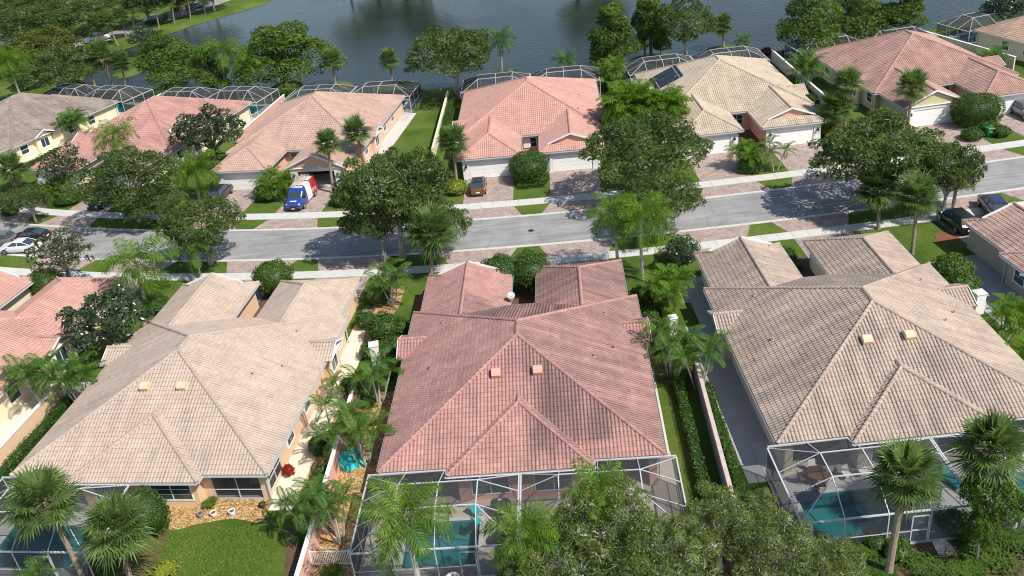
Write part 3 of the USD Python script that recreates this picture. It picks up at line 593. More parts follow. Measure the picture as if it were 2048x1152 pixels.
    # fascia and gutters along the eaves
    eaves = [((-W, 0), (-p, 0)), ((p, 0), (W, 0)), ((-p, q), (p, q)), ((-p, 0), (-p, q)), ((p, q), (p, 0)), ((W, 0), (W, 14)), ((W, 17.6), (W, D)), ((-W, 14), (-W, 0)), ((-W, D), (-W, 17.6)), ((W, D), (8.9, D)), ((-9.05, D), (-W, D)), ((1.1, D), (-1.25, D)),
             ((8.9, D), (8.9, 28.2)), ((1.1, 28.2), (1.1, D)), ((8.9, 28.2), (1.1, 28.2)), ((-1.25, D), (-1.25, 28.2)), ((-9.05, 28.2), (-9.05, D))]+([((-1.25, 28.2), (-9.05, 28.2))] if front == 'dutch' else [])
    for (ax, ay), (bx, by) in eaves:
        d = np.array([bx-ax, by-ay]); L = np.hypot(*d); d /= L; o = np.array([d[1], -d[0]])
        a0, b0 = np.array([ax, ay])+o*.01, np.array([bx, by])+o*.01
        part(H, 'fascia', MB().bar((*(a0-o*.02), E-.11), (*(b0-o*.02), E-.11), .03, .2), 'white_trim')
        g = MB(); i0, i1 = a0+o*.035, b0+o*.035; j0, j1 = a0+o*.14-d*.02, b0+o*.14+d*.02
        g.bar((*i0, E-.115), (*i1, E-.115), .015, .12).bar((*j0, E-.10), (*j1, E-.10), .02, .13); m0, m1 = (i0+j0)/2, (i1+j1)/2; g.bar((*m0, E-.16), (*m1, E-.16), .11, .012)
        part(H, 'gutter', g, 'alu_white')
    # windows
    window(H, -.75, .75, 1.0, 2.2, 20.9, '+y', 2, 2)
    if court_wall: part(H, 'curtain', MB().box(.0, .9, 20.96, 21.0, .9, 2.3), 'white_paint')
    for sx, ax in ((-1, '-x'), (1, '+x')):
        for y0 in (5.2, 9.3, 18.5): window(H, y0, y0+1.3, .95, 2.15, sx*9.15, ax, 1, 2, surround=.14)
        window(H, 15.1, 16.5, .9, 2.15, sx*9.75, ax, 2, 1, surround=.14)
    if rear == 'cage':
        for sx in (-1, 1):
            window(H, min(sx*.9, sx*3.4), max(sx*.9, sx*3.4), .6, 2.15, -.3, '-y', 2, 2, surround=.08); window(H, min(sx*5.2, sx*8.2), max(sx*5.2, sx*8.2), .05, 2.1, 3.4, '-y', 3, 1, surround=.06)
            part(H, 'column', MB().addm(rbox(sx*8.875-.28, sx*8.875+.28, .04, .60, 0, 2.66, .02)), wall)
    else:
        window(H, 1.0, 3.9, .75, 2.15, -.3, '-y', 2, 3, surround=.09); window(H, -3.4, -.9, .6, 2.15, -.3, '-y', 2, 2, surround=.08); window(H, -8.2, -5.2, .05, 2.1, 3.4, '-y', 3, 1, surround=.06)
        scr = part(H, 'porch_screen', MB().poly([(5.1, .6, .1), (8.75, .6, .1), (8.75, .6, 2.6), (5.1, .6, 2.6)]), 'porch_screen')
        for a, b in (((5.1, .58, .9), (8.75, .58, .9)), ((5.1, .58, .08), (8.75, .58, .08)), ((6.95, .58, .1), (6.95, .58, 2.62)), ((5.12, .58, .1), (5.12, .58, 2.62)), ((8.72, .58, .1), (8.72, .58, 2.62))): part(scr, 'screen_bar', MB().bar(a, b, .07, .06), 'alu_white')
        part(H, 'porch_floor', MB().box(5.1, 8.75, .6, 3.2, -.05, .08), 'concrete'); part(H, 'porch_chair', MB().box(7.2, 7.8, 1.8, 2.4, .38, .46).box(7.2, 7.8, 2.35, 2.42, .46, 1.0).box(7.22, 7.27, 1.82, 1.87, .08, .38).box(7.73, 7.78, 1.82, 1.87, .08, .38), 'white_paint')
        s2 = part(H, 'porch_screen', MB().poly([(9.17, .9, .5), (9.17, 3.3, .5), (9.17, 3.3, 2.55), (9.17, .9, 2.55)]), 'gutter_dark')
        for a, b in (((9.19, .9, 1.3), (9.19, 3.3, 1.3)), ((9.19, .9, .48), (9.19, 3.3, .48)), ((9.19, 2.1, .5), (9.19, 2.1, 2.55)), ((9.19, .9, .5), (9.19, .9, 2.55)), ((9.19, 3.3, .5), (9.19, 3.3, 2.55))): part(s2, 'screen_bar', MB().bar(a, b, .07, .06), 'alu_white')
    for xv, yv in ((-9.28, 21.1), (9.28, 21.1), (-9.3, .45), (9.3, .45), (-1.9, 27.5), (1.75, 27.5)): part(H, 'downpipe', MB().bar((xv, yv, .05), (xv, yv, E-.2), .08).bar((xv, yv, E-.2), (xv+(.25 if xv > 0 else -.25)*(abs(xv) > 5), yv, E-.12), .07), 'alu_white')
    # roof vents: two box vents on the rear slope, small pipes
    if vent:
        for xv in (-1.55, 1.45):
            yv = 6.6; zv = E+yv*SL; b = MB(); pr = [(-.34, .03), (-.36, .36), (-.2, .47), (.2, .44), (.38, .26), (.38, .03)]
            pts = [(xv+sx*.33, yv+a*.93-h*.35, zv+a*.93*SL+h) for sx in (-1, 1) for a, h in pr]; part(H, 'roof_vent', hull(pts), vent)
    for xv, yv in ((-6.6, 17.), (-7.0, 10.5), (6.8, 16.6), (7.2, 11.6), (5.6, 9.6)):
        zv = E+SL*min(9.7-abs(xv), yv, 21.4-yv); v = part(H, 'vent_pipe', lathe([(.06, zv-.05), (.06, zv+.26), (.09, zv+.27), (.09, zv+.31), (0, zv+.32)], 9).apply_translation((xv, yv, 0)), tile)
        part(v, 'flashing', lathe([(.16, zv-.06), (.15, zv+.09), (.07, zv+.12)], 9).apply_translation((xv, yv, 0)), tile)
    return H

def smooth_n(x, y, s, seed): return meshkit.fbm(np.stack([x*s, y*s, np.zeros_like(x)], -1), 3, seed)
def dirt_nc(x, y, n):
    f = smooth_n(x, y, .55, 3); g = smooth_n(x*2.2, y*.5, .8, 8)
    rearside = 1.5*np.exp(-((x-2.0)/1.1)**2-((y-2.2)/2.0)**2)+1.7*np.exp(-((x-1.6-.45*(9.7-y))/1.9)**2)*(y > 1.2)*np.exp(-((y-5.)/4.2)**2)+.5*np.exp(-((x-1.0)/1.)**2-((y-8)/2.)**2)
    garage = ((x > .9) & (x < 5.1) & (y > 20))*1.5+((x >= 5.1) & (y > 20))*.8
    fronts = (n[1] > .2)*1.1; right = (n[0] > .2)*(y <= 21.4)*.5; left = (n[0] < -.2)*(y < 21.4)*.17
    return np.clip((rearside*(n[1] < -.2)+garage*(abs(n[0]) > .2)+fronts+right+left)*(.35+1.3*g)*(.5+1.0*f)+.10, 0, 1)
def dirt_light(a, seed):
    def fn(x, y, n): return np.clip(a*(.2+1.8*smooth_n(x, y, .3, seed)*smooth_n(x*2, y, .9, seed+5)*1.8)+(.15 if n[0] < -.2 else 0), 0, 1)
    return fn
house('NC', 'dusty pink tiled duplex with dark algae streaks in the middle foreground', 'tile_dusty_pink', 'wall_coral', True, 'dutch', dirt_nc, groove=.46, vent='vent_peach', tiles_apart=True, seed=1)
house('NL', 'beige tiled duplex with a back lawn and screened porch at lower left', 'tile_beige', 'wall_peach', True, 'dutch', dirt_light(.13, 21), groove=.22, rear='porch', vent='vent_cream', tiles_apart=True, seed=2)
house('NR', 'brown beige tiled duplex with a dark gridded roof at lower right', 'tile_brown_beige', 'wall_yellow', True, 'dutch', dirt_light(.28, 31), groove=.6, vent='vent_cream', tiles_apart=True, seed=3)
house('N0', 'pink tiled duplex cut off by the left edge, below the parked white car', 'tile_pink', 'wall_yellow', True, 'dutch', dirt_light(0.20, 41), seed=4)
house('N4', 'peach tiled house with a shuttered window cut off by the right edge', 'tile_peach', 'wall_tan', True, 'dutch', dirt_light(0.20, 51), seed=5)
house('F3', 'bright pink tiled duplex with a bronze car parked at its garage', 'tile_pink', 'wall_coral', False, 'dutch', dirt_light(0.10, 61), seed=6, court_wall=True)
house('F2', 'peach tiled coral duplex with one garage standing open behind the van', 'tile_peach', 'wall_coral', False, 'gable', dirt_light(0.12, 71), open_garage=True, seed=7)
house('F1', 'salmon tiled pale yellow duplex half hidden by the street oak at left', 'tile_salmon', 'wall_yellow', False, 'gable', dirt_light(0.23, 81), seed=8)
house('F0', 'grey beige tiled cream house cut off by the left edge near the lake', 'tile_greybeige', 'wall_yellow', False, 'dutch', dirt_light(0.20, 91), seed=9)
house('F4', 'cream tiled duplex with black solar panels near the lake', 'tile_cream', 'wall_coral', False, 'dutch', dirt_light(0.17, 101), seed=10)
house('F5', 'rust pink tiled duplex with a pale yellow gable behind the oval topiary', 'tile_rust', 'wall_olive', False, 'gable', dirt_light(0.20, 111), seed=11)
house('F6', 'tan tiled house in the top right corner beside the lake', 'tile_tan', 'wall_cream', False, 'dutch', dirt_light(0.15, 121), seed=12)
# ------------------------------------------------------------------ plants: makers
leaf_mat('leaf_oak', (.024, .050, .008), (.072, .125, .020), (.155, .21, .055), trans=.45)
leaf_mat('leaf_olive', (.045, .082, .014), (.140, .205, .040), (.29, .36, .10), trans=.45)
leaf_mat('leaf_magnolia', (.014, .030, .010), (.032, .060, .016), (.085, .115, .050), trans=.15, rough=.28, spec=.6)
leaf_mat('leaf_reddish', (.022, .036, .012), (.050, .076, .022), (.125, .11, .045), trans=.2, rough=.35)
leaf_mat('leaf_cypress', (.032, .068, .008), (.082, .150, .018), (.155, .23, .036), trans=.4)
leaf_mat('leaf_autumn', (.050, .078, .012), (.095, .120, .018), (.155, .165, .03))
leaf_mat('leaf_bright', (.045, .095, .012), (.085, .165, .020), (.14, .22, .035), trans=.4)
leaf_mat('leaf_hedge', (.028, .068, .010), (.064, .132, .018), (.11, .19, .03))
leaf_mat('leaf_yellow', (.12, .16, .015), (.26, .30, .03), (.42, .42, .06))
leaf_mat('leaf_red', (.20, .02, .012), (.42, .035, .02), (.55, .06, .03))
leaf_mat('leaf_magenta', (.12, .03, .05), (.28, .05, .10), (.38, .10, .15))
leaf_mat('petal_white', (.45, .45, .38), (.65, .64, .58), (.75, .74, .70))
leaf_mat('frond_sabal', (.034, .070, .014), (.105, .175, .042), (.23, .30, .10), trans=.4, rough=.5, spec=.28)
leaf_mat('frond_queen', (.045, .105, .010), (.105, .215, .020), (.19, .31, .04), trans=.45, rough=.6, spec=.15)
leaf_mat('frond_dark', (.026, .072, .008), (.068, .155, .018), (.14, .24, .04), trans=.4, rough=.5, spec=.25)
leaf_mat('frond_dead', (.14, .09, .05), (.23, .155, .09), (.32, .23, .14), trans=.2)
plain('bark', (.17, .14, .11), .95, .3, 6., bump=.5, bscale=14.); plain('bark_pale', (.30, .28, .24), .9, .25, 5., bump=.4, bscale=12.); plain('bark_palm', (.27, .205, .145), .95, .35, 5., bump=.7, bscale=9.)
plain('bark_grey', (.38, .37, .34), .9, .2, 3., bump=.3); plain('crownshaft', (.12, .22, .05), .45, .1)

def leaf_cards(cen, nrm, size, rng, aspect=.5, spread=.7):
    """pointed four-sided leaves at the points cen facing roughly nrm"""
    n = len(cen); N = nrm+rng.normal(0, spread, (n, 3)); N /= np.linalg.norm(N, axis=1)[:, None]+1e-9
    a = np.cross(N, rng.normal(0, 1, (n, 3))); a /= np.linalg.norm(a, axis=1)[:, None]+1e-9; b = np.cross(N, a)
    s = (size*rng.uniform(.5, 1.5, n))[:, None]; w = s*aspect
    p0, p1, p2, p3 = cen-a*s*.5, cen+b*w*.5-N*s*.06, cen+a*s*.5-N*s*.12, cen-b*w*.5-N*s*.06
    return np.stack([np.stack([p0, p1, p2], 1), np.stack([p0, p2, p3], 1)], 1).reshape(-1, 3, 3)
def crown_points(lobes, n, rng, low=-.35, shell=(.72, 1.04)):
    C, R = np.array([l[0] for l in lobes]), np.array([l[1] for l in lobes]); wgt = (R[:, 0]*R[:, 2])**.85; out_p, out_n, out_l = [], [], []; got = 0
    while got < n:
        i = rng.choice(len(lobes), n, p=wgt/wgt.sum()); d = rng.normal(0, 1, (n, 3)); d /= np.linalg.norm(d, axis=1)[:, None]; d = d[(d[:, 2] > low)]; i = i[:len(d)]
        rr = rng.uniform(*shell, len(d))[:, None]*(1+.22*(meshkit.noise(d*2.3+i[:, None]*7.1, 3)-.5)[:, None]*2); p = C[i]+d*R[i]*rr
        q = np.linalg.norm((p[:, None]-C[None])/R[None], axis=2); q[np.arange(len(p)), i] = 9; ok = q.min(1) > .68
        out_p.append(p[ok]); out_n.append(d[ok]); out_l.append(i[ok]); got += ok.sum()
    return np.concatenate(out_p)[:n], np.concatenate(out_n)[:n], np.concatenate(out_l)[:n]
def tones(n, rng, lobe=None, s=.24):
    t = rng.normal(.5, s, n)
    if lobe is not None: t += rng.normal(0, .13, lobe.max()+1)[lobe]
    return np.clip(t, 0, 1)
PROTO = {}
def broadleaf(kind, var, seed, Hh, R, nl, nleaf, leaf, lmat, bark='bark', lobe=(.30, .46), ball=1., twig=40, zc=.62, aspect=.5, flat=.75, spread=.7, twigmat=None, gap=0):
    """one tree of a kind: a trunk with limbs and a crown of leaves in clumps"""
    rng = np.random.default_rng(seed); path = kind_of(kind); c0 = np.array([0, 0, Hh*zc]); Rv = np.array([R, R, Hh*(1-zc)])
    lobes = []
    for i in range(nl):
        g = i*2.399963; zz = 1-2*(i+.5)/nl; zz = zz*.9+.1; rad = math.sqrt(max(0, 1-zz*zz)); k = rng.uniform(.50, .72)
        p = c0+np.array([rad*math.cos(g), rad*math.sin(g), zz*.8])*Rv*k*ball+rng.normal(0, .06, 3)*R; s = R*rng.uniform(*lobe); lobes.append((p, np.array([s, s, s*flat])))
    for i in range(nl*3):
        d = rng.normal(0, 1, 3); d[2] = abs(d[2])*.9-.25; d /= np.linalg.norm(d); s = R*rng.uniform(.11, .24); lobes.append((c0+d*Rv*rng.uniform(.72, 1.02), np.array([s, s, s*.7])))
    lobes.append((c0, np.array([R*.45, R*.45, Rv[2]*.5])))
    P, N, L = crown_points(lobes, nleaf, rng)
    T = leaf_cards(P, N*.7+np.array([0, 0, .45]), leaf, rng, aspect, spread); t = np.repeat(tones(nleaf, rng, L), 6)
    tr = MB(); zb = Hh*zc*.62; bend = rng.normal(0, .12, 2)*R*.3
    base = [(0, 0, -.15), (bend[0]*.3, bend[1]*.3, zb*.5), (bend[0], bend[1], zb)]; r0 = .030*Hh+.05; tr.tube(base, [r0*1.15, r0*.85, r0*.7], 8)
    order = [l[0] for l in lobes[:nl+8]]
    for p in order:
        s = np.array(base[-1]) if rng.random() < .7 else np.array(base[1])*.4+np.array(base[2])*.6; m = (s+p)/2+rng.normal(0, .05, 3)*R; tr.tube([s, m, p], [r0*.42, r0*.26, r0*.09], 5)
    part(path, 'trunk', tr, bark)
    if twig:
        tw = MB()
        for i in rng.choice(len(P), twig, replace=False):
            l = lobes[L[i]]; a = l[0]+(P[i]-l[0])*rng.uniform(.2, .5); e = P[i]+(P[i]-l[0])*rng.uniform(-.05, .16); mm = (a+e)/2+rng.normal(0, .05, 3)*R*.3; tw.tube([a, mm, e], [.045, .030, .012], 3, cap=False)
        part(path, 'twigs', tw, twigmat or bark, kind='stuff')
    soup(path, 'crown', T, t, lmat)
    PROTO.setdefault(kind, []).append((path, Hh, R, zc))
def cypress(seed, Hh=11, R=3.4, n=15000, lmat='leaf_cypress', kind='cypress'):
    rng = np.random.default_rng(seed); path = kind_of(kind); lobes = []
    for i in range(34):
        z = rng.uniform(.12, .97)**.8; r = R*(1-z)**.55*1.05*(.75 if z < .25 else 1); a = i*2.39996+rng.normal(0, .2); k = rng.uniform(.5, .85); s = (.22+.30*(1-z))*R*rng.uniform(.8, 1.2)
        lobes.append((np.array([math.cos(a)*r*k, math.sin(a)*r*k, z*Hh]), np.array([s, s, s*.8])))
    P, N, L = crown_points(lobes, n, rng, low=-.5); T = leaf_cards(P, N*.8+np.array([0, 0, .25]), .34, rng, .38, .6)
    part(path, 'trunk', MB().tube([(0, 0, -.2), (.1, 0, Hh*.5), (0, 0, Hh*.93)], [.32, .2, .04], 8), 'bark'); soup(path, 'crown', T, np.repeat(tones(n, rng, L), 6), lmat)
    PROTO.setdefault(kind, []).append((path, Hh, R, .52))
for i in range(4): broadleaf('oak', i, 100+i, 9, 5., 13, 15000, .30, 'leaf_oak', 'bark_pale', twig=170, twigmat='bark_grey', aspect=.42)
for i in range(3): broadleaf('olive_tree', i, 200+i, 8, 4.2, 15, 22000, .20, 'leaf_olive', 'bark_grey', twig=420, lobe=(.24, .40), twigmat='bark_grey', aspect=.36, spread=.9)
for i in range(2): broadleaf('magnolia', i, 300+i, 8, 3.6, 12, 5200, .34, 'leaf_magnolia', twig=20)
for i in range(2): broadleaf('purple_leaf_tree', i, 330+i, 6, 2.8, 9, 1700, .32, 'leaf_reddish', twig=30, lobe=(.25, .42))
for i in range(3): cypress(400+i)
for i in range(2): cypress(420+i, 9, 4.6, 15000, 'leaf_cypress', 'round_cypress')
broadleaf('autumn_tree', 0, 440, 9, 5., 12, 11000, .34, 'leaf_autumn'); broadleaf('bright_tree', 0, 450, 7, 3.6, 11, 7000, .30, 'leaf_bright', twig=10)

PLACED = []
def tree(kind, cx, cy, rx, Hh, label, group=None, var=None, rz=None, name=None, zs=None, base=None):
    """a tree whose crown centre the photo shows at (cx, cy), rx pixels wide each way, Hh metres tall"""
    vs = PROTO[kind]; i = len(PLACED); path, H0, R0, zc = vs[(var if var is not None else i) % len(vs)]
    if base is not None: B = at(*base); Hh = height_at(B, cy)/zc; P = np.array([B[0], B[1], Hh*zc])
    else: P = at(cx, cy, Hh*zc)
    r = rx*depth(P)/FPX; PLACED.append((kind, P[0], P[1], r))
    g = -.7 if LAKE.contains(sg.Point(P[:2])) else -.05
    return thing(name or kind, label, 'tree', (P[0], P[1], g), (rz if rz is not None else i*1.7), group, (r/R0, r/R0, Hh/H0), ref=path)

# palms
def rot_to(az, el):
    """columns: outwards, sideways, up for a frond leaving at azimuth az and elevation el"""
    o = np.array([math.cos(az)*math.cos(el), math.sin(az)*math.cos(el), math.sin(el)]); s = np.array([-math.sin(az), math.cos(az), 0]); return o, s, np.cross(o, s)
def fan_frond(R, az, el, rng, nseg=26, droop=.5):
    o, s, u = rot_to(az, el); L = R*rng.uniform(.9, 1.1); pl = L*.5; petiole_end = o*pl+np.array([0, 0, -.10*L*max(0, 1-abs(el))]); tri = []
    th = np.radians(np.linspace(-128, 128, nseg)); d = np.cos(th)[:, None]*o+np.sin(th)[:, None]*s+u*(.18*np.abs(np.sin(th))[:, None]); ln = L*.66*(1-.30*np.abs(th/2.3)**2)*rng.uniform(.72, 1.12, nseg)
    side_ = -np.sin(th)[:, None]*o+np.cos(th)[:, None]*s; w = L*.027
    mid = petiole_end+d*(ln*.55)[:, None]; mid[:, 2] -= .06*ln*droop; tip = petiole_end+d*ln[:, None]; tip[:, 2] -= droop*ln*rng.uniform(.25, .6, nseg)
    b = np.broadcast_to(petiole_end, mid.shape); tri = [np.stack([b, mid-side_*w, mid+side_*w], 1), np.stack([mid-side_*w, tip, mid+side_*w], 1)]
    pw = .018*L+.01; a0 = np.zeros(3); tri.append(np.array([[a0-s*pw, petiole_end-s*pw*.7, petiole_end+s*pw*.7], [a0-s*pw, petiole_end+s*pw*.7, a0+s*pw], [a0-u*pw, petiole_end-u*pw*.7, petiole_end+u*pw*.7], [a0-u*pw, petiole_end+u*pw*.7, a0+u*pw]]))
    return np.concatenate(tri)
def feather_frond(R, az, el, rng, n=30, curve=1.1, leaf=.27, lift=.25, roll=.35, wid=.012):
    L = R*rng.uniform(.9, 1.1)*1.18; K = 12; pts = [np.zeros(3)]; e = el; da = rng.normal(0, .02)
    for i in range(K):
        o, s, u = rot_to(az+da*i, e); pts.append(pts[-1]+o*L/K); e -= curve*(.35+1.3*i/K)/K
    pts = np.array(pts); t = np.linspace(.14, .995, n); idx = t*K; P = np.stack([np.interp(idx, np.arange(K+1), pts[:, j]) for j in range(3)], 1)
    D = np.gradient(P, axis=0); D /= np.linalg.norm(D, axis=1)[:, None]; S = np.cross(D, (0, 0, 1.)); S /= np.linalg.norm(S, axis=1)[:, None]+1e-9; U = np.cross(S, D)
    ll = L*leaf*np.sin(np.pi*np.clip(t*.86+.12, 0, 1))**.7; out = []
    for sg_ in (-1, 1):
        d = S*sg_+D*(.45+.5*t[:, None])+U*(lift+rng.normal(0, roll, n))[:, None]; d /= np.linalg.norm(d, axis=1)[:, None]; w = L*wid*rng.uniform(.8, 1.2, n)[:, None]
        mid = P+d*(ll*.5)[:, None]; tip = P+d*ll[:, None]; tip[:, 2] -= ll*rng.uniform(.22, .5, n); mid[:, 2] -= ll*.05; out += [np.stack([P, mid-D*w, mid+D*w], 1), np.stack([mid-D*w, tip, mid+D*w], 1)]
    w = .011*L+.006; a, b = pts[:-1], pts[1:]; s = np.cross(b-a, (0, 0, 1.)); s /= np.linalg.norm(s, axis=1)[:, None]+1e-9; k = np.linspace(1, .25, K)[:, None]
    out += [np.stack([a-s*w*k, b-s*w*k, b+s*w*k], 1), np.stack([a-s*w*k, b+s*w*k, a+s*w*k], 1)]
    return np.concatenate(out)
_pn = [0]
def fronds(T, top, kind, R, rng, name='frond'):
    """the leaves of one palm, each a part"""
    spec = dict(sabal=(30, 1.3, -.55), queen=(19, 1.25, -.6), royal=(17, 1.2, -.5), areca=(9, 1.25, -.1), bushy=(18, 1.35, -.3))[kind]; n = spec[0]
    m = {'sabal': 'frond_sabal', 'queen': 'frond_queen', 'royal': 'frond_dark', 'areca': 'frond_dark', 'bushy': 'frond_queen'}[kind]
    for i in range(n):
        f = (i+.5)/n; el = spec[1]+(spec[2]-spec[1])*f**1.05+rng.normal(0, .09); az = i*2.39996+rng.normal(0, .18)
        if kind == 'sabal': t = fan_frond(R, az, el, rng, droop=.15+.45*f)
        elif kind == 'queen': t = feather_frond(R, az, el, rng, n=44, curve=1.75, leaf=.31, lift=.05, roll=.5, wid=.0115)
        elif kind == 'royal': t = feather_frond(R, az, el, rng, n=40, curve=1.55, leaf=.27, lift=.12, roll=.4, wid=.0135)
        elif kind == 'areca': t = feather_frond(R, az, el, rng, n=30, curve=1.7, leaf=.27, lift=.25, roll=.10, wid=.0165)
        else: t = feather_frond(R, az, el, rng, n=32, curve=1.6, leaf=.31, lift=.25, roll=.25, wid=.018)
        soup(T, name, t+top, np.repeat(np.clip(rng.normal(.48+.12*(1-2*f)+rng.normal(0, .1), .2, len(t)), 0, 1), 3), m)
    if kind == 'sabal':
        for i in range(7): t = fan_frond(R*.8, rng.uniform(0, 6.3), rng.uniform(-1.25, -.95), rng, 14, .5); soup(T, 'dead_frond', t+top, np.repeat(rng.uniform(.2, .9, len(t)), 3), 'frond_dead')
def palm(kind, cx, cy, rpx, label, base=None, Hh=None, group=None, name=None, thick=1., boots=False):
    """a palm whose crown centre the photo shows at (cx, cy); base = the pixel where its trunk meets the ground, or Hh = its height to the crown"""
    _pn[0] += 1; rng = np.random.default_rng(900+_pn[0])
    if base is not None:
        B = at(*base); h = height_at(B, cy); T_ = at(cx, cy, h)
        if abs(T_[0]-B[0]) > .3*h: T_[0] = B[0]+np.sign(T_[0]-B[0])*.3*h
        if abs(T_[1]-B[1]) > .2*h: T_[1] = B[1]
    else: h = Hh; T_ = at(cx, cy, h); B = np.array([T_[0], T_[1], 0.])
    R = rpx*depth(T_)/FPX; X = thing(name or {'sabal': 'fan_palm', 'queen': 'feather_palm', 'royal': 'feather_palm', 'areca': 'small_palm', 'bushy': 'bushy_palm'}[kind], label, 'palm', (B[0], B[1], 0), 0, group)
    top = np.array([T_[0]-B[0], T_[1]-B[1], h]); bend = rng.normal(0, .02*h, 2); mid = top*.5+np.array([*bend, 0]); z0 = -.9 if LAKE.buffer(1).contains(sg.Point(B[:2])) else -.15
    ts = np.linspace(0, 1, 9)[:, None]; pts = (1-ts)**2*np.array([0, 0, z0])+2*ts*(1-ts)*mid+ts**2*top
    r = dict(sabal=.17, queen=.15, royal=.15, areca=.07, bushy=.07)[kind]*thick; rad = r*(1.12-.25*ts[:, 0]); rad[0] *= 1.25
    part(X, 'trunk', MB().tube(pts, rad, 9), {'sabal': 'bark_palm', 'queen': 'bark_grey', 'royal': 'bark_pale', 'areca': 'bark_grey', 'bushy': 'bark_grey'}[kind])
    if kind in ('royal', 'areca'): part(X, 'crownshaft', MB().tube([top+(pts[-1]-pts[-2])/np.linalg.norm(pts[-1]-pts[-2])*q for q in (-.9 if kind == 'royal' else -.45, -.1, .15)], [r*1.05, r*1.1, r*.5], 8), 'crownshaft')
    if kind == 'sabal':
        bt = MB(); nb = 70 if boots else 22; span = .75 if boots else .16
        for i in range(nb):
            f = 1-span*(i/nb); a = i*2.4; c = np.array([np.interp(f, ts[:, 0], pts[:, j]) for j in range(3)]); o = np.array([math.cos(a), math.sin(a), 0]); rr = np.interp(f, ts[:, 0], rad)
            bt.bar(c+o*rr*.8, c+o*(rr+.22)+np.array([0, 0, .24]), .09, .035)
        part(X, 'leaf_bases', bt, 'frond_dead', kind='stuff')
    fronds(X, top, kind, R, rng); return X
def clump(kind, cx, cy, rpx, label, n=4, Hh=3.4, spread=1.25, group=None, base=None, name=None):
    """several slim palms rising from one root"""
    _pn[0] += 1; rng = np.random.default_rng(900+_pn[0]); C = at(cx, cy, Hh)
    if base is not None: C[:2] = at(*base)[:2]
    R = rpx*depth(C)/FPX; X = thing(name or 'palm_clump', label, 'palm', (C[0], C[1], 0), 0, group)
    for i in range(n):
        a = i*6.283/n+rng.uniform(-.4, .4); h = Hh*rng.uniform(.72, 1.05); top = np.array([math.cos(a)*spread*rng.uniform(.6, 1.2), math.sin(a)*spread*rng.uniform(.6, 1.2), h]); b = top*.25; b[2] = -.1
        part(X, 'stem', MB().tube([b, (b+top)*.5+np.array([0, 0, .1]), top], [.085, .07, .06], 7), 'bark_grey'); fronds(X, top, kind, R*.72, rng)
    return X
def shell_points(n, rng, f):
    return f(rng, n)
def shrub(cx, cy, rpx, label, zr=1., lm='leaf_hedge', leaf=.16, hz=0., cat='shrub', name='round_shrub', group=None, base=None, flat=0., dens=95, ry=None, flower=None, rz=0.):
    """clipped round bush: leaves over a dark twiggy core"""
    _pn[0] += 1; rng = np.random.default_rng(1500+_pn[0]); z = 0.
    P = at(cx, cy, 1.); R = rpx*depth(P)/FPX; zr_ = R*zr
    P = at(cx, cy, hz+zr_); R = rpx*depth(P)/FPX; zr_ = R*zr; Ry = R*(ry or 1); z = hz+zr_
    X = thing(name, label, cat, (P[0], P[1], 0), rz, group); n = int(dens*4*math.pi*R*Ry**.5*R**.5*.75*(.16/leaf)**2); d = rng.normal(0, 1, (n, 3)); d /= np.linalg.norm(d, axis=1)[:, None]; d[:, 2] = np.where(d[:, 2] < -.75, -d[:, 2], d[:, 2])
    k = (1+(.05+.13*(1-min(1, flat*3)))*(meshkit.noise(d*2.6+_pn[0], 2)-.5)*2)[:, None]*rng.uniform(.9, 1.03, (n, 1)); e = np.sign(d)*np.abs(d)**(1-flat*.5); p = e*k*np.array([R, Ry, zr_])+np.array([0, 0, z])
    T = leaf_cards(p, d, leaf, rng, .55, .55); core = trimesh.creation.icosphere(3); core.vertices *= np.array([R, Ry, zr_])*.88; core.vertices = np.sign(core.vertices)*np.abs(core.vertices); core.vertices += (0, 0, z)
    ct = core.triangles; soup(X, 'foliage', np.concatenate([T, ct]), np.concatenate([np.repeat(tones(n, rng), 6), np.zeros(len(ct)*3)]), lm); part(X, 'stem', MB().tube([(0, 0, -.1), (0, 0, max(.15, z-zr_*.6))], [.09, .07], 6), 'bark')
    if flower:
        j = rng.choice(n, n//6); T2 = leaf_cards(p[j]+d[j]*.05, d[j], leaf*.9, rng, .9, .4); soup(X, 'blossoms', T2, np.repeat(tones(len(j), rng), 6), flower, kind='stuff')
    return X
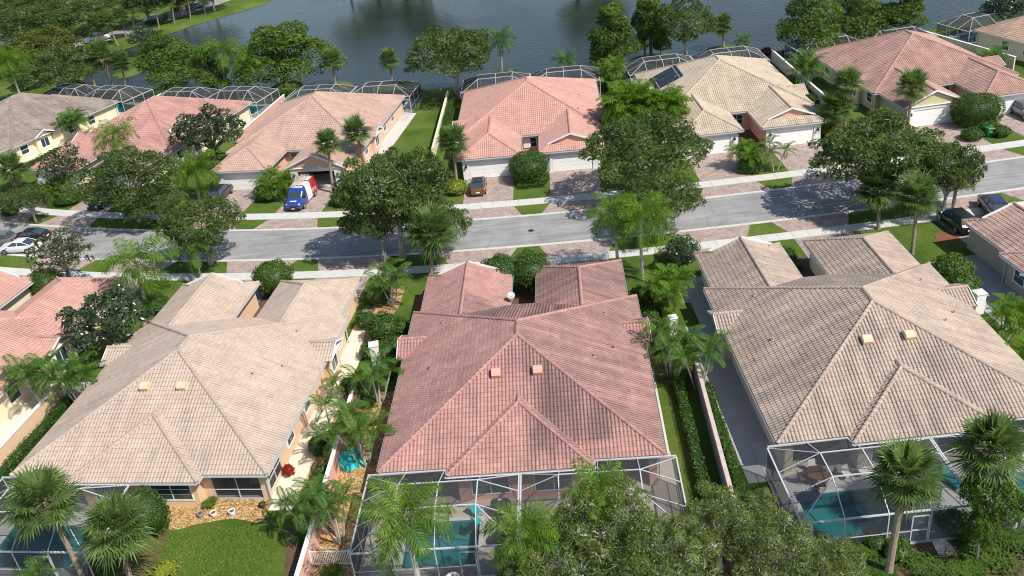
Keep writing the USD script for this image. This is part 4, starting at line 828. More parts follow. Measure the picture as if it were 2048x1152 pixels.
def hedge(a, b, w, h, label, lm='leaf_hedge', leaf=.15, group=None, dens=70, z0=0., name='hedge'):
    """clipped hedge between two ground points"""
    _pn[0] += 1; rng = np.random.default_rng(1800+_pn[0]); a, b = np.array(a[:2], float), np.array(b[:2], float); L = np.linalg.norm(b-a); az = math.atan2(*(b-a)[::-1])
    X = thing(name, label, 'hedge', (*((a+b)/2), z0), az, group); A = np.array([L*w, L*h, L*h, w*h, w*h]); n = int(A.sum()*dens*(.15/leaf)**2); f = rng.choice(5, n, p=A/A.sum()); u, v = rng.uniform(-.5, .5, n), rng.uniform(0, 1, n)
    p = np.zeros((n, 3)); nr = np.zeros((n, 3))
    for i, (pp, nn) in enumerate([(lambda: np.c_[u*L, (v-.5)*w, np.full(n, h)], (0, 0, 1)), (lambda: np.c_[u*L, np.full(n, w/2), v*h], (0, 1, 0)), (lambda: np.c_[u*L, np.full(n, -w/2), v*h], (0, -1, 0)), (lambda: np.c_[np.full(n, L/2), u*w, v*h], (1, 0, 0)), (lambda: np.c_[np.full(n, -L/2), u*w, v*h], (-1, 0, 0))]):
        m = f == i; p[m] = pp()[m]; nr[m] = nn
    wob = (meshkit.fbm(p*.9+_pn[0]*3.3, 3)-.5)*.22; p += nr*(wob[:, None]+rng.uniform(-.06, .05, (n, 1))); T = leaf_cards(p, nr, leaf, rng, .55, .55)
    core = MB().box(-L/2+.12, L/2-.12, -w/2+.12, w/2-.12, 0, h-.12).mesh().triangles; soup(X, 'foliage', np.concatenate([T, core]), np.concatenate([np.repeat(tones(n, rng), 6), np.zeros(len(core)*3)]), lm); return X
def tuft(cx, cy, rpx, label, lm='leaf_bright', n=260, cat='plant', name='leafy_plant', group=None, leafl=.55, hh=.7):
    """low plant of strap leaves"""
    _pn[0] += 1; rng = np.random.default_rng(2100+_pn[0]); P = at(cx, cy, .3); R = rpx*depth(P)/FPX; X = thing(name, label, cat, (P[0], P[1], 0), 0, group)
    c = np.c_[rng.normal(0, R*.4, (n, 2)), np.zeros(n)]; a = rng.uniform(0, 6.28, n); d = np.c_[np.cos(a)*.6, np.sin(a)*.6, np.full(n, 1.)]; l = (leafl*rng.uniform(.6, 1.2, n))[:, None]; s = np.c_[-np.sin(a), np.cos(a), np.zeros(n)]*.05
    m = c+d*l*.6*hh/.7; t = m+np.c_[np.cos(a), np.sin(a), np.full(n, -.1)]*l*.6; soup(X, 'leaves', np.concatenate([np.stack([c, m-s, m+s], 1), np.stack([m-s, t, m+s], 1)]), np.repeat(np.tile(tones(n, rng), 2), 3), lm); return X
# ------------------------------------------------------------------ screen enclosures over the pools
def enclosure_parts(root, fine=True, door=True):
    """frame and screens in house axes for the half x in [-10.4, 0]; y runs back from the eave"""
    x0, x1, xa, xm, xb = -10.4, -.07, -7.8, -5.15, -2.6; y0, yr, ya, yc = -.12, -7.25, -2.6, -4.9; zl, zt, zh = 2.5, 3.75, 2.62
    yh = -.98
    def bars(name, segs, w):
        for a, b in segs: part(root, name, MB().bar(a, b, w), 'alu_white')
    posts = [(x, yr) for x in (x0, xa, xm, xb, x1)]+[(x0, y) for y in (ya, yc, y0)]
    bars('post', [((x, y, .03), (x, y, zl)) for x, y in posts], .07)
    bars('eave_rail', [((x0, yr, zl), (x1, yr, zl)), ((x0, y0, zl), (x0, yr, zl)), ((x1, yh, zh), (x1, yr, zl)), ((x0, y0, zh), (-5, y0, zh)), ((-5.0, yh, zh), (x1, yh, zh)), ((-5.0, y0, zh), (-5.0, yh, zh))], .095)
    bars('top_rail', [((xa, ya, zt), (xb, ya, zt)), ((xa, yc, zt), (xb, yc, zt)), ((xa, ya, zt), (xa, yc, zt)), ((xb, ya, zt), (xb, yc, zt)), ((xm, ya, zt), (xm, yc, zt))], .075)
    bars('rafter', [((xa, ya, zt), (x0, y0, zl)), ((xa, yc, zt), (x0, yr, zl)), ((xb, yc, zt), (x1, yr, zl)), ((xb, ya, zt), (x1, yh, zh)), ((xa, ya, zt), (x0, ya, zl)), ((xa, yc, zt), (x0, yc, zl)), ((xb, ya, zt), (x1, ya, zl+.1)), ((xb, yc, zt), (x1, yc, zl)),
                    ((xa, yc, zt), (xa, yr, zl)), ((xm, yc, zt), (xm, yr, zl)), ((xb, yc, zt), (xb, yr, zl)), ((xa, ya, zt), (xa, y0, zh)), ((xm, ya, zt), (xm, y0, zh)), ((xb, ya, zt), (xb, yh, zh))], .055)
    bars('chair_rail', [((x0, yr, .95), (-3.75, yr, .95)), ((x0, y0, .95), (x0, yr, .95)), ((x0, yr, .06), (x1, yr, .06)), ((x0, y0, .06), (x0, yr, .06))], .05)
    if door: bars('door_frame', [((-3.7, yr, .05), (-3.7, yr, 2.1)), ((-2.7, yr, .05), (-2.7, yr, 2.1)), ((-3.7, yr, 2.1), (-2.7, yr, 2.1)), ((-3.7, yr, 1.0), (-2.7, yr, 1.0))], .07)
    S = [[(x0, yr, .06), (x1, yr, .06), (x1, yr, zl), (x0, yr, zl)], [(x0, y0, .06), (x0, yr, .06), (x0, yr, zl), (x0, y0, zl)], [(xa, ya, zt), (xa, yc, zt), (xb, yc, zt), (xb, ya, zt)],
         [(xa, ya, zt), (x0, y0, zl), (x0, yr, zl), (xa, yc, zt)], [(xa, yc, zt), (x0, yr, zl), (x1, yr, zl), (xb, yc, zt)], [(xb, yc, zt), (x1, yr, zl), (x1, yh, zh), (xb, ya, zt)], [(xa, ya, zt), (xb, ya, zt), (x1, yh, zh), (-5.0, yh, zh), (-5., y0, zh), (x0, y0, zl)]]
    for s in S: part(root, 'screen', MB().poly(s), 'screen')
CAGE = kind_of('pool_enclosure'); enclosure_parts(CAGE)
def cage(k, right, label, group=None):
    X, Y, t, m = POSE[k]; s = (-1 if right else 1)*m
    return thing('pool_enclosure', label, 'pool enclosure', (X, Y, .03), t, group, (s, 1, 1), ref=CAGE)
cage('NC', False, 'white framed screen enclosure left of the middle beam behind the dusty pink house')
cage('NC', True, 'white framed screen enclosure behind the dusty pink house, largely under olive trees')
cage('NR', False, 'white framed screen enclosure over the teal pool at lower right')
cage('NR', True, 'white framed screen enclosure cut off by the right edge at the bottom')
cage('NL', False, 'white framed screen enclosure over the blue pool at the lower left corner')
names = dict(F0='grey beige house at the far left', F1='salmon roofed house', F2='peach house with the open garage', F3='bright pink house', F4='cream house with solar panels', F5='rust pink house', F6='tan house at the top right')
for k, n in names.items():
    for right in (False, True):
        side_ = 'left' if right else 'right'
        if POSE[k][3] < 0: side_ = 'left' if not right else 'right'
        cage(k, right, f'white framed screen enclosure behind the {n}, {side_} half')
# ------------------------------------------------------------------ walls between the gardens, gates, pillars
def garden_wall(k, x, y0, y1, m, label, h=1.75, cap='white_paint', w=.2):
    X, Y, t, mir = POSE[k]; T = thing('garden_wall', label, 'wall', (X, Y, 0), t); x *= mir
    part(T, 'wall', MB().box(x-w/2, x+w/2, y0, y1, -.3, h), m); part(T, 'coping', MB().addm(rbox(x-w/2-.05, x+w/2+.05, y0-.05, y1+.05, h, h+.09, .02)), cap)
garden_wall('NC', -13.7, -9.5, 12.6, 'wall_pink', 'pink wall with white top beside the gravel and small palms')
garden_wall('NC', 13.5, -6, 13.2, 'wall_mauve', 'brownish pink wall between green hedges, right of the dusty pink roof', 1.8, 'coping_worn')
garden_wall('NL', -13.9, -4, 13, 'wall_peach', 'cream wall with a bluish white top along a hedge at the left')
garden_wall('F3', 12.95, -6, 20, 'wall_cream', 'pale wall running from the lake beside the hedge left of the bright pink house', 1.45, 'wall_cream')
garden_wall('F2', 12.75, -7.5, 9, 'wall_pink', 'pinkish wall between the salmon and the peach roofed houses')
garden_wall('F4', -13.1, -8, 17, 'wall_cream', 'pale wall between the cream house and the rust pink house')
garden_wall('F6', 13.2, -8, 12, 'wall_cream', 'pale wall by the lake between the rust pink and the tan houses', 1.9)
garden_wall('F1', 13.0, -8, 8, 'wall_cream', 'pale wall between the grey beige and the salmon roofed houses')
def pillar(P, w, h, label, m='white_paint'):
    T = thing('gate_pillar', label, 'pillar', (P[0], P[1], 0), .1); part(T, 'shaft', MB().box(-w/2, w/2, -w/2, w/2, -.1, h), m); part(T, 'cap', MB().addm(hull([(sx*(w/2+.06), sy*(w/2+.06), h+z) for sx in (-1, 1) for sy in (-1, 1) for z in (0, .08)]+[(0, 0, h+.3)])), m)
pillar(to_world('NC', -13.0, 18.0), .75, 1.9, 'white square pillar in the shrubs left of the dusty pink roof')
pillar(to_world('NR', 12.2, 17.3), .8, 1.9, 'white square pillar at the end of the hedge right of the brown beige roof')
pillar(to_world('NC', 12.6, 19.3), .6, 1.6, 'white pillar at the end of the yellow hedge, right of the dusty pink roof')
def railing(a, b, h, label, m, n, name='garden_gate'):
    a, b = np.array(a), np.array(b); L = np.linalg.norm(b-a); T = thing(name, label, 'gate', (a[0], a[1], 0), math.atan2(*(b-a)[::-1]))
    for z in (.15, h-.05): part(T, 'rail', MB().bar((0, 0, z), (L, 0, z), .05), m)
    for i in range(n+1): part(T, 'bar' if 0 < i < n else 'post', MB().bar((L*i/n, 0, .02), (L*i/n, 0, h+(.08 if i in (0, n) else -.06)), .03 if 0 < i < n else .08), m)
railing(to_world('NC', -13.6, -5.5), to_world('NC', -11.0, -5.6), 1.25, 'white picket gate at the end of the gravel strip at the bottom', 'white_paint', 22)
railing(to_world('NC', 10.0, 12.3), to_world('NC', 13.3, 12.3), 1.35, 'dark bar gate between the dusty pink house and the pink wall', 'gutter_dark', 22)
railing(to_world('NL', -13.7, 12.6), to_world('NL', -9.6, 12.4), 1.3, 'white bar gate behind the small palms at the left', 'white_paint', 20)
# ------------------------------------------------------------------ plants: where each one stands
# street and garden trees
tree('oak', 255, 362, 98, 8.5, 'dark grey green street oak hiding the salmon roofed house at left', var=0)
tree('oak', 400, 452, 82, 7.5, 'grey green oak on the verge hanging over the road behind the bright yellow-green palm', var=1)
tree('oak', 800, 385, 108, 11.5, 'big dark oak left of the bronze car, casting shade on the road', var=2, base=(806, 519))
tree('oak', 872, 448, 70, 6, 'lower spreading part of the oak thicket behind the shaggy palm', var=3)
tree('oak', 1292, 305, 122, 10.5, 'big dark oak between the pink and cream houses, over the pavement', var=0, rz=2., base=(1290, 401))
tree('oak', 1320, 400, 80, 7., 'lower dark oak behind the two bright feather palms on the verge', var=1, rz=1.)
tree('oak', 1772, 310, 140, 9.5, 'broad olive tinted oak shading the road at right', var=3, rz=.6)
tree('oak', 1895, 345, 62, 8.5, 'slim oak with a bare pale trunk beside the black cars', var=2, rz=3.)
tree('magnolia', 415, 262, 66, 8.5, 'glossy dark magnolia between the salmon and the peach roofs', var=0)
tree('magnolia', 210, 640, 80, 7.5, 'glossy dark magnolia between the pink and beige houses at left', var=1)
tree('purple_leaf_tree', 125, 330, 48, 7.5, 'sparse purplish tree in front of the salmon roofed house', var=0)
tree('purple_leaf_tree', 118, 505, 58, 7., 'sparse purplish tree beside the white car', var=1)
tree('oak', 4, 405, 34, 7., 'dark oak cut off by the left edge above the road', var=2, base=(4, 445))
tree('oak', 330, 405, 62, 6.5, 'small dark oak between the two left street oaks', var=2, rz=5., base=(328, 450))
tree('oak', 55, 400, 40, 5., 'dark low oak in the front garden at the left edge', var=1, rz=5.)
tree('oak', 775, 440, 68, 7, 'low dark oak under the big one left of the bronze car', var=0, rz=4., base=(770, 523))
# lake side
tree('round_cypress', 330, 118, 76, 8.5, 'broad mid green tree on the shore at left, above the salmon roof', var=0)
tree('round_cypress', 560, 102, 104, 10.5, 'largest round green tree on the shore, above the peach roof', var=1)
tree('cypress', 415, 140, 45, 8.5, 'narrow tree filling the gap between the two round shore trees', var=0)
tree('oak', 905, 112, 88, 11., 'loose grey green oak on the shore left of the tall royal palm', var=1, rz=4.)
tree('cypress', 1226, 72, 62, 10.5, 'conical bright green cypress on the shore above the pink roof', var=1)
tree('cypress', 1300, 45, 42, 12., 'tall cypress behind two fan palms on the shore', var=2)
tree('oak', 1370, 50, 62, 10., 'grey green tree on the shore right of the tall cypress', var=3)
tree('round_cypress', 1620, 48, 75, 10., 'dense green tree on the shore above the rust pink roof, left of three', var=0, rz=2.)
tree('round_cypress', 1715, 30, 72, 10., 'dense green tree on the shore above the rust pink roof, middle of three', var=1, rz=1.)
tree('cypress', 1800, 22, 62, 10., 'green tree with a visible trunk on the shore, right of three', var=0, rz=2.)
tree('magnolia', 2015, 12, 45, 7., 'dark tree by the water in the top right corner', var=0, rz=2.)
tree('round_cypress', 1755, 75, 30, 3.5, 'low green bush tree on the shore behind the rust pink roof', var=1)
# wood at the upper left
W_ = [('oak', 40, 52, 90, 9, 'dark oak at the top left corner near the second pond'), ('oak', 130, 30, 85, 9, 'dark oak at the top edge left of the white truck'), ('autumn_tree', 92, 92, 70, 9, 'yellowish green tree left of the white truck'),
      ('oak', 120, 140, 78, 9.5, 'dark oak by the water behind the grey beige roof'), ('oak', 225, 8, 58, 8, 'dark tree behind the white truck'), ('bright_tree', 60, 130, 45, 7, 'bright green tree at left between the dark oaks'), ('bright_tree', 20, 110, 42, 7, 'bright green tree at the left edge'),
      ('oak', 290, 8, 55, 8, 'dark tree on the top edge above the grey car'), ('oak', 5, 10, 70, 9, 'dark oak in the very top left corner'), ('bright_tree', 100, 58, 36, 7, 'mid green tree just left of the white truck'), ('oak', 355, -6, 45, 7, 'dark tree on the top edge beyond the causeway road'), ('oak', 85, 8, 60, 9., 'dark oak second from the corner on the top edge'), ('oak', 420, -14, 40, 7, 'dark tree cut by the top edge beyond the causeway'), ('magnolia', 290, 75, 34, 4.5, 'dark bush where the grass bank meets the shore trees')]
for i, (k, cx, cy, r, h, l) in enumerate(W_): tree(k, cx, cy, r, h, l, rz=i*1.3)
# foreground
F_ = [(1222, 1062, 112, 7.6, 'olive tree with bare grey twigs over the middle pool screens', 0), (1125, 1130, 100, 6.6, 'olive tree at the bottom edge right of the pool heater', 1), (1330, 1125, 105, 6.6, 'olive tree at the bottom edge below the hedge rows', 2), (1440, 1050, 85, 6.0, 'olive tree at the foot of the pink wall', 0), (1555, 1115, 95, 5.6, 'olive tree at the bottom edge left of the teal pool', 1), (1655, 1140, 75, 4.6, 'low olive tree on the bottom edge under the teal pool', 2), (1512, 1030, 48, 4.6, 'small olive tree against the corner post of the teal pool screen', 1), (1040, 1165, 60, 4.6, 'low olive tree on the bottom edge left of the middle beam', 2)]
for cx, cy, r, h, l, v in F_: tree('olive_tree', cx, cy, r, h, l, var=v, rz=cx*.01)
tree('bright_tree', 1985, 1000, 62, 6., 'bright needle leaved tree before the right screen enclosure', rz=1., zs=1)
tree('bright_tree', 1965, 1060, 40, 4., 'small bright tree right of the stepping pad', rz=2.)
tree('magnolia', 1360, 505, 34, 3.2, 'leafy shrub tree with white flowers beside the near pavement', var=1)
# fan palms
FP = [(655, 285, 32, (668, 386), 'fan palm left of the open garage gable, in front of the van driver side'), (712, 262, 34, (734, 346), 'fan palm behind the dark oak at the peach house corner'), (905, 282, 38, (914, 368), 'fan palm over variegated shrubs left of the bronze car'),
      (864, 462, 58, (862, 552), 'shaggy fan palm in front of the big dark oak'), (1694, 165, 36, (1690, 272), 'fan palm left of the rust pink gable, the upper one of a pair'), (1672, 215, 42, (1676, 275), 'fan palm left of the rust pink gable, the lower one of a pair'), (1825, 172, 38, (1814, 262), 'fan palm standing before the yellow gable'),
      (778, 118, 25, (784, 166), 'fan palm alone against the lake above the peach house'), (664, 120, 26, (671, 166), 'fan palm at the right of the largest round shore tree'), (203, 108, 32, (233, 190), 'leaning fan palm with a thick trunk by the shore at left'), (242, 124, 27, (253, 186), 'shorter fan palm beside the leaning one on the shore'), (172, 125, 30, (190, 172), 'fan palm left of the leaning one, half in the dark oak'),
      (24, 335, 36, (36, 382), 'fan palm in the garden at the left edge above the pavement'), (1288, 68, 24, (1290, 113), 'fan palm in front of the tall cypress, left of two'), (1323, 62, 24, (1322, 108), 'fan palm in front of the tall cypress, right of two'), (1445, 50, 26, (1447, 92), 'pale fan palm at the right end of the shore thicket'),
      (1757, 378, 52, (1757, 458), 'fan palm with a stout trunk in the shade of the broad oak'), (1835, 395, 52, (1824, 508), 'fan palm with a long pale trunk right of the brown beige roof'), (1915, 350, 40, (1905, 420), 'fan palm crown beside the slim oak at right')]
for cx, cy, r, b, l in FP: palm('sabal', cx, cy, r, l, base=b)
palm('sabal', 88, 1003, 76, 'large fan palm with a smooth trunk over the blue pool', base=(172, 1168), boots=False)
palm('sabal', 232, 1052, 76, 'large fan palm with a shaggy trunk before the clipped globe bush', base=(264, 1175), boots=True)
palm('sabal', 1812, 950, 78, 'fan palm with a curved trunk in front of the teal pool', base=(1776, 1150), thick=1.2)
palm('sabal', 1985, 895, 80, 'fan palm at the right edge over the screen enclosure', Hh=6.6)
for i, (tx, ty, bx, by) in enumerate([(303, -18, 318, 55), (340, -22, 349, 48), (372, -25, 381, 38), (404, -26, 410, 28), (213, 40, 236, 90), (240, 30, 252, 75), (265, -5, 268, 60), (190, 45, 200, 86)]):
    palm('sabal', tx, ty, 22, ['fan palm on the causeway bank, first of the trunks right of the grey car', 'fan palm on the causeway bank, second trunk right of the grey car', 'fan palm on the causeway bank, third trunk right of the grey car', 'fan palm on the causeway bank, trunk nearest the lake', 'fan palm with a leaning trunk before the white truck tail', 'fan palm right of the white truck on the bank', 'fan palm between the white truck and the grey car', 'fan palm in front of the white truck cab'][i], base=(bx, by), thick=.8)
# feather palms
palm('queen', 272, 528, 72, 'bright feather palm with long drooping fronds left of the near pavement', base=(292, 612))
palm('royal', 381, 492, 55, 'yellowish green feather palm with a slim grey trunk by the near pavement', base=(402, 556))
palm('queen', 1282, 438, 70, 'bright feather palm over the near pavement, right of two', base=(1286, 560))
palm('queen', 1228, 425, 58, 'bright feather palm over the near pavement, left of two', base=(1237, 548))
palm('royal', 1000, 78, 36, 'tall feather palm alone against the lake above the pink house', base=(1005, 172))
palm('queen', 440, 103, 46, 'feather palm in front of the round shore trees, left of two', base=(452, 188)); palm('queen', 492, 125, 42, 'feather palm in front of the round shore trees, right of two', base=(503, 184))
palm('queen', 226, 275, 52, 'feather palm rising above the street oak at left', base=(240, 394)); palm('queen', 392, 335, 50, 'feather palm left of the black car', base=(398, 396))
palm('queen', 805, 1035, 100, 'large feather palm in front of the middle pool screens', Hh=8.2, thick=1.2); palm('queen', 1045, 1060, 78, 'feather palm rising through the olive trees at the bottom, left one', Hh=6.5); palm('queen', 1190, 985, 72, 'feather palm rising through the olive trees in front of the middle roof', Hh=6.5)
palm('royal', 1130, 118, 26, 'short feather palm on the shore right of the tall one', Hh=3.5); palm('royal', 1487, 80, 20, 'little feather palm at the water right of the shore thicket', Hh=3.2); palm('queen', 15, 120, 40, 'feather palm at the left edge in the wood', Hh=8.)
palm('royal', 72, 1148, 45, 'young bright palm at the bottom edge before the blue pool', Hh=2.5, name='young_palm')
# palm clumps
CL_ = [('areca', 775, 545, 55, 3.6, 4, 'dark palm clump on the lawn left of the dusty pink garage roof'), ('areca', 62, 735, 62, 4.2, 5, 'palm clump at the left edge beside the pink house wall'), ('areca', 138, 735, 62, 4.0, 5, 'palm clump left of the beige roof'), ('areca', 742, 738, 52, 3.4, 4, 'palm clump in the gravel nearest the white pillar'),
       ('areca', 712, 845, 66, 3.8, 5, 'palm clump in the gravel above the turquoise chair'), ('areca', 682, 757, 36, 2.4, 3, 'small palm by the cream path'), ('areca', 655, 830, 48, 3., 3, 'palm clump between the pink wall and the beige house'), ('areca', 600, 985, 58, 3.4, 4, 'palm clump right of the screened porch'), ('areca', 660, 1000, 60, 3.6, 4, 'palm clump over the pink wall at the bottom'),
       ('areca', 1340, 668, 58, 3.8, 4, 'palm clump left of the pink wall near the dark gate'), ('areca', 1398, 690, 56, 4.0, 4, 'palm clump right of the pink wall by the grey path'), ('bushy', 1335, 562, 46, 2.8, 4, 'feathery palm clump at the head of the yellow hedge'), ('bushy', 1262, 210, 75, 5., 6, 'tall bright palm clump left of the cream roof'), ('bushy', 1330, 205, 60, 5., 5, 'tall bright palm clump against the cream roof'),
       ('areca', 140, 232, 42, 4., 5, 'palm clump against the grey beige house'), ('bushy', 545, 362, 36, 2., 4, 'palm clump between the two garages of the peach house'), ('bushy', 1496, 298, 32, 2.4, 4, 'palm clump between the garages of the cream house, left one'), ('areca', 1552, 288, 34, 3.2, 3, 'spiky palm between the garages of the cream house, right one'), ('areca', 1612, 128, 48, 4., 5, 'palm clump along the pale wall left of the rust pink roof'), ('areca', 1985, 105, 40, 3.2, 4, 'palm clump beside the tan house at top right'),
       ('bushy', 105, 375, 34, 2.2, 4, 'palm clump in front of the salmon house garage'), ('bushy', 2020, 620, 45, 3., 4, 'feathery palm clump at the right edge below the white pillar'), ('bushy', 1225, 135, 32, 3.5, 4, 'bright palm clump on the shore behind the pink roof corner'), ('bushy', 2020, 690, 40, 2.6, 4, 'feathery palm clump at the right edge beside the brown beige roof'), ('areca', 1010, 148, 20, 2.5, 3, 'low palm beside the foot of the tall shore palm')]
for k, cx, cy, r, h, n, l in CL_: clump(k, cx, cy, r, l, n, h)
# round bushes
shrub(1058, 333, 41, 'big clipped round bush between the garages of the bright pink house', .72, flat=.3); shrub(1955, 219, 50, 'big clipped oval bush before the rust pink house', .62, ry=.75, flat=.45)
shrub(1000, 545, 44, 'twin clipped globe bush in the near court of the dusty pink house, left half', .85, hz=.6); shrub(1060, 540, 44, 'twin clipped globe bush in the near court of the dusty pink house, right half', .85, hz=.6)
shrub(545, 553, 42, 'leafy round bush between the two garage roofs of the beige house', .8, leaf=.22, lm='leaf_bright', hz=.3); shrub(90, 565, 36, 'clipped bush between the garages of the pink house at left', .8, hz=.4)
shrub(288, 1028, 50, 'large clipped globe bush behind the shaggy fan palm', 1.05); shrub(636, 892, 22, 'small globe bush beside the cream path', .95); shrub(761, 592, 21, 'small globe bush in the gravel by the near pavement side', .9)
shrub(768, 655, 36, 'loose green bush left of the dusty pink house', .8, leaf=.2); shrub(745, 700, 26, 'low dark bush near the white pillar', .7); shrub(800, 655, 24, 'bush beside the red mulch strip', .8, leaf=.2); shrub(785, 690, 24, 'lower bush beside the red mulch strip', .7, leaf=.2)
shrub(914, 375, 22, 'variegated yellow bush at the foot of a fan palm', .6, 'leaf_yellow', leaf=.22); shrub(480, 578, 1e-3 if False else 18, 'red flowering bush' if False else 'low green bush at the corner of the beige garage', .8)
shrub(1905, 535, 40, 'leafy bush on the lawn right of the brown beige garage roof', .6, leaf=.22, lm='leaf_bright'); shrub(1925, 565, 34, 'leafy bush at the end of the lawn hedge near the white pillar', .6, leaf=.22, lm='leaf_bright'); shrub(577, 940, 12, 'red flowering shrub at the corner of the screened porch', 1.2, 'leaf_red', leaf=.2)
shrub(862, 578, 12, 'red leaved shrub at the corner of the dusty pink garage', .9, 'leaf_red', leaf=.18); shrub(1532, 104, 11, 'magenta bush by the lake at the pale wall', .9, 'leaf_magenta', leaf=.3)
shrub(1365, 498, 34, 'white flowering bush on the near pavement side', .8, 'leaf_bright', flower='petal_white', leaf=.18); shrub(1280, 590, 22, 'bright low bush right of the dusty pink garage', .8, leaf=.2)
shrub(205, 188, 26, 'round dark bush by the shore behind the grey beige roof', .6, leaf=.3); shrub(245, 195, 20, 'yellow bush by the shore below the fan palms', .5, 'leaf_yellow', leaf=.3); shrub(140, 175, 30, 'bright bush behind the grey beige roof', .4, 'leaf_bright', leaf=.3)
shrub(1320, 1128, 1 if False else 26, 'low bush among the olive trees', .7); shrub(1795, 1098, 30, 'variegated bush at the foot of the curved palm', .6, 'leaf_bright', leaf=.2); shrub(1905, 1040, 34, 'low bush right of the curved palm by the stepping pad', .5, leaf=.22); shrub(1750, 1080, 26, 'dark bush left of the curved palm', .6, leaf=.22)
shrub(690, 392, 30, 'bush at the drive of the peach house, right of the van', .55, 'leaf_bright', leaf=.24); shrub(585, 335, 1 if False else 12, 'yellowish bush beside the court of the peach house', .9, 'leaf_yellow', leaf=.22); shrub(1660, 258, 22, 'yellow green bush under the pair of fan palms', .5, 'leaf_yellow', leaf=.26); shrub(1715, 262, 26, 'yellow green bush beside the pair of fan palms', .5, 'leaf_yellow', leaf=.26)
for cx, cy, r, l in ((1945, 268, 22, 'low clipped bush left of the green bin'), (2000, 262, 20, 'low clipped bush right of the green bin'), (1975, 255, 22, 'low clipped bush behind the green bin'), (1500, 330, 26, 'low flowering bush before the cream house court'), (1080, 358, 18, 'small bush right before the round bush'), (135, 395, 26, 'low bush with yellow tips before the salmon house'), (45, 393, 30, 'low bush in the garden at the left edge'), (540, 383, 30, 'clipped bush row before the peach house court'), (20, 420, 18, 'bush at the left edge by the pavement'), (310, 610, 30, 'yellow green bush below the bright feather palm'), (330, 640, 24, 'bush between the magnolia and the beige roof')): shrub(cx, cy, r, l, .5, leaf=.2)
for cx, cy, r, l in ((700, 770, 22, 'low bush by the cream path below the small palm'), (735, 800, 20, 'low bush in the gravel between the two palm clumps'), (770, 700, 24, 'low bush beside the white pillar, on its right'), (730, 640, 22, 'low bush on the cream path edge above the white pillar'), (645, 945, 20, 'low bush between the cream path and the pink wall'), (1300, 640, 22, 'low bush left of the yellow hedge')): shrub(cx, cy, r, l, .75, leaf=.2)
# hedges
def lh(k, x0, y0, x1, y1, w, h, label, lm='leaf_hedge', leaf=.15): return hedge(to_world(k, x0, y0), to_world(k, x1, y1), w, h, label, lm, leaf)
lh('NC', 12.15, -6, 12.0, 11.6, .75, .95, 'clipped hedge along the left side of the pink wall'); lh('NC', 14.7, -6, 14.2, 11.5, .7, .4, 'low hedge along the right side of the pink wall'); lh('NC', 12.55, 19.8, 12.55, 24.6, 1.0, .7, 'yellow hedge right of the dusty pink house', 'leaf_yellow')
lh('NC', 11.2, 16, 11.0, 25, .8, .7, 'green hedge between the dusty pink house and the yellow hedge'); lh('NL', -13.1, -3.5, -12.9, 13, .9, 1.0, 'clipped hedge along the cream wall at lower left'); lh('NR', 11.0, 17.5, 9.9, 27.2, 1.0, .9, 'loose hedge right of the brown beige roof', 'leaf_bright', .2)
lh('NC', -.15, 29.6, -.15, 31.6, 2., .9, 'clipped hedge in the near court of the dusty pink house'); lh('NR', -.1, 27.2, .1, 31.3, 1.8, .8, 'clipped hedge between the garage roofs of the brown beige house'); lh('NC', -11.6, 15, -11.9, 22, .9, .9, 'loose hedge beside the red mulch'); lh('F3', 12.2, -5, 12.2, 12, 1., 1.2, 'hedge along the pale wall left of the bright pink house')
lh('F3', -1.9, 30.8, 1.8, 30.8, .8, .8, 'low clipped hedge in front of the round bush'); lh('F3', -1.6, 32.2, 1.6, 32.2, .7, .55, 'second low clipped hedge in front of the round bush'); lh('F2', -2., 30.6, 1.7, 30.6, 1., .9, 'clipped hedge before the court of the peach house'); lh('F2', -2., 31.9, 1.7, 31.9, .8, .7, 'lower clipped hedge before the court of the peach house')
lh('F4', -12.3, 3, -12.3, 15, 1., 1.1, 'hedge along the pale wall right of the cream house'); lh('F4', -11.5, 17, -11.5, 24, 2., 1., 'hedge at the foot of the pair of fan palms'); lh('F5', 12.2, 2, 12.2, 14, 1., 1., 'hedge along the wall left of the rust pink house'); lh('F5', -2., 30., 1.6, 30., 1.2, .9, 'clipped hedge behind the green bin'); lh('F0', -12.8, 10, -12.8, 24, 1., .9, 'hedge beside the cream path at the far left')
lh('F3', -12.2, -7, -12.2, 6, 1.2, 1.6, 'tall hedge right of the bright pink house'); lh('F0', -12., -9.5, -2, -9.8, 2., 1.2, 'hedge on the shore behind the grey beige house'); lh('F1', 8, -10.8, -10, -11.4, 1.6, 1., 'hedge on the shore behind the salmon house'); lh('F2', 10, -9, -10, -9, 1.2, .9, 'hedge on the shore behind the peach house', 'leaf_oak'); lh('F3', 10, -9, -10, -9, 1.2, .9, 'hedge on the shore behind the bright pink house', 'leaf_oak'); lh('F4', 10, -9, -10, -9, 1.2, .9, 'hedge on the shore behind the cream house', 'leaf_oak'); lh('F5', 10, -9, -10, -9, 1.2, .9, 'hedge on the shore behind the rust pink house', 'leaf_oak')
for i, (cx, cy) in enumerate(((355, 22), (385, 14), (330, 38), (410, 8), (305, 48), (280, 62))): tuft(cx, cy, 14, 'clump of strap leaved grass among the palm trunks on the causeway bank', 'leaf_hedge', 200, 'plant', 'grass_clump', 'grass clumps on the causeway bank', 1.2, 1.2)
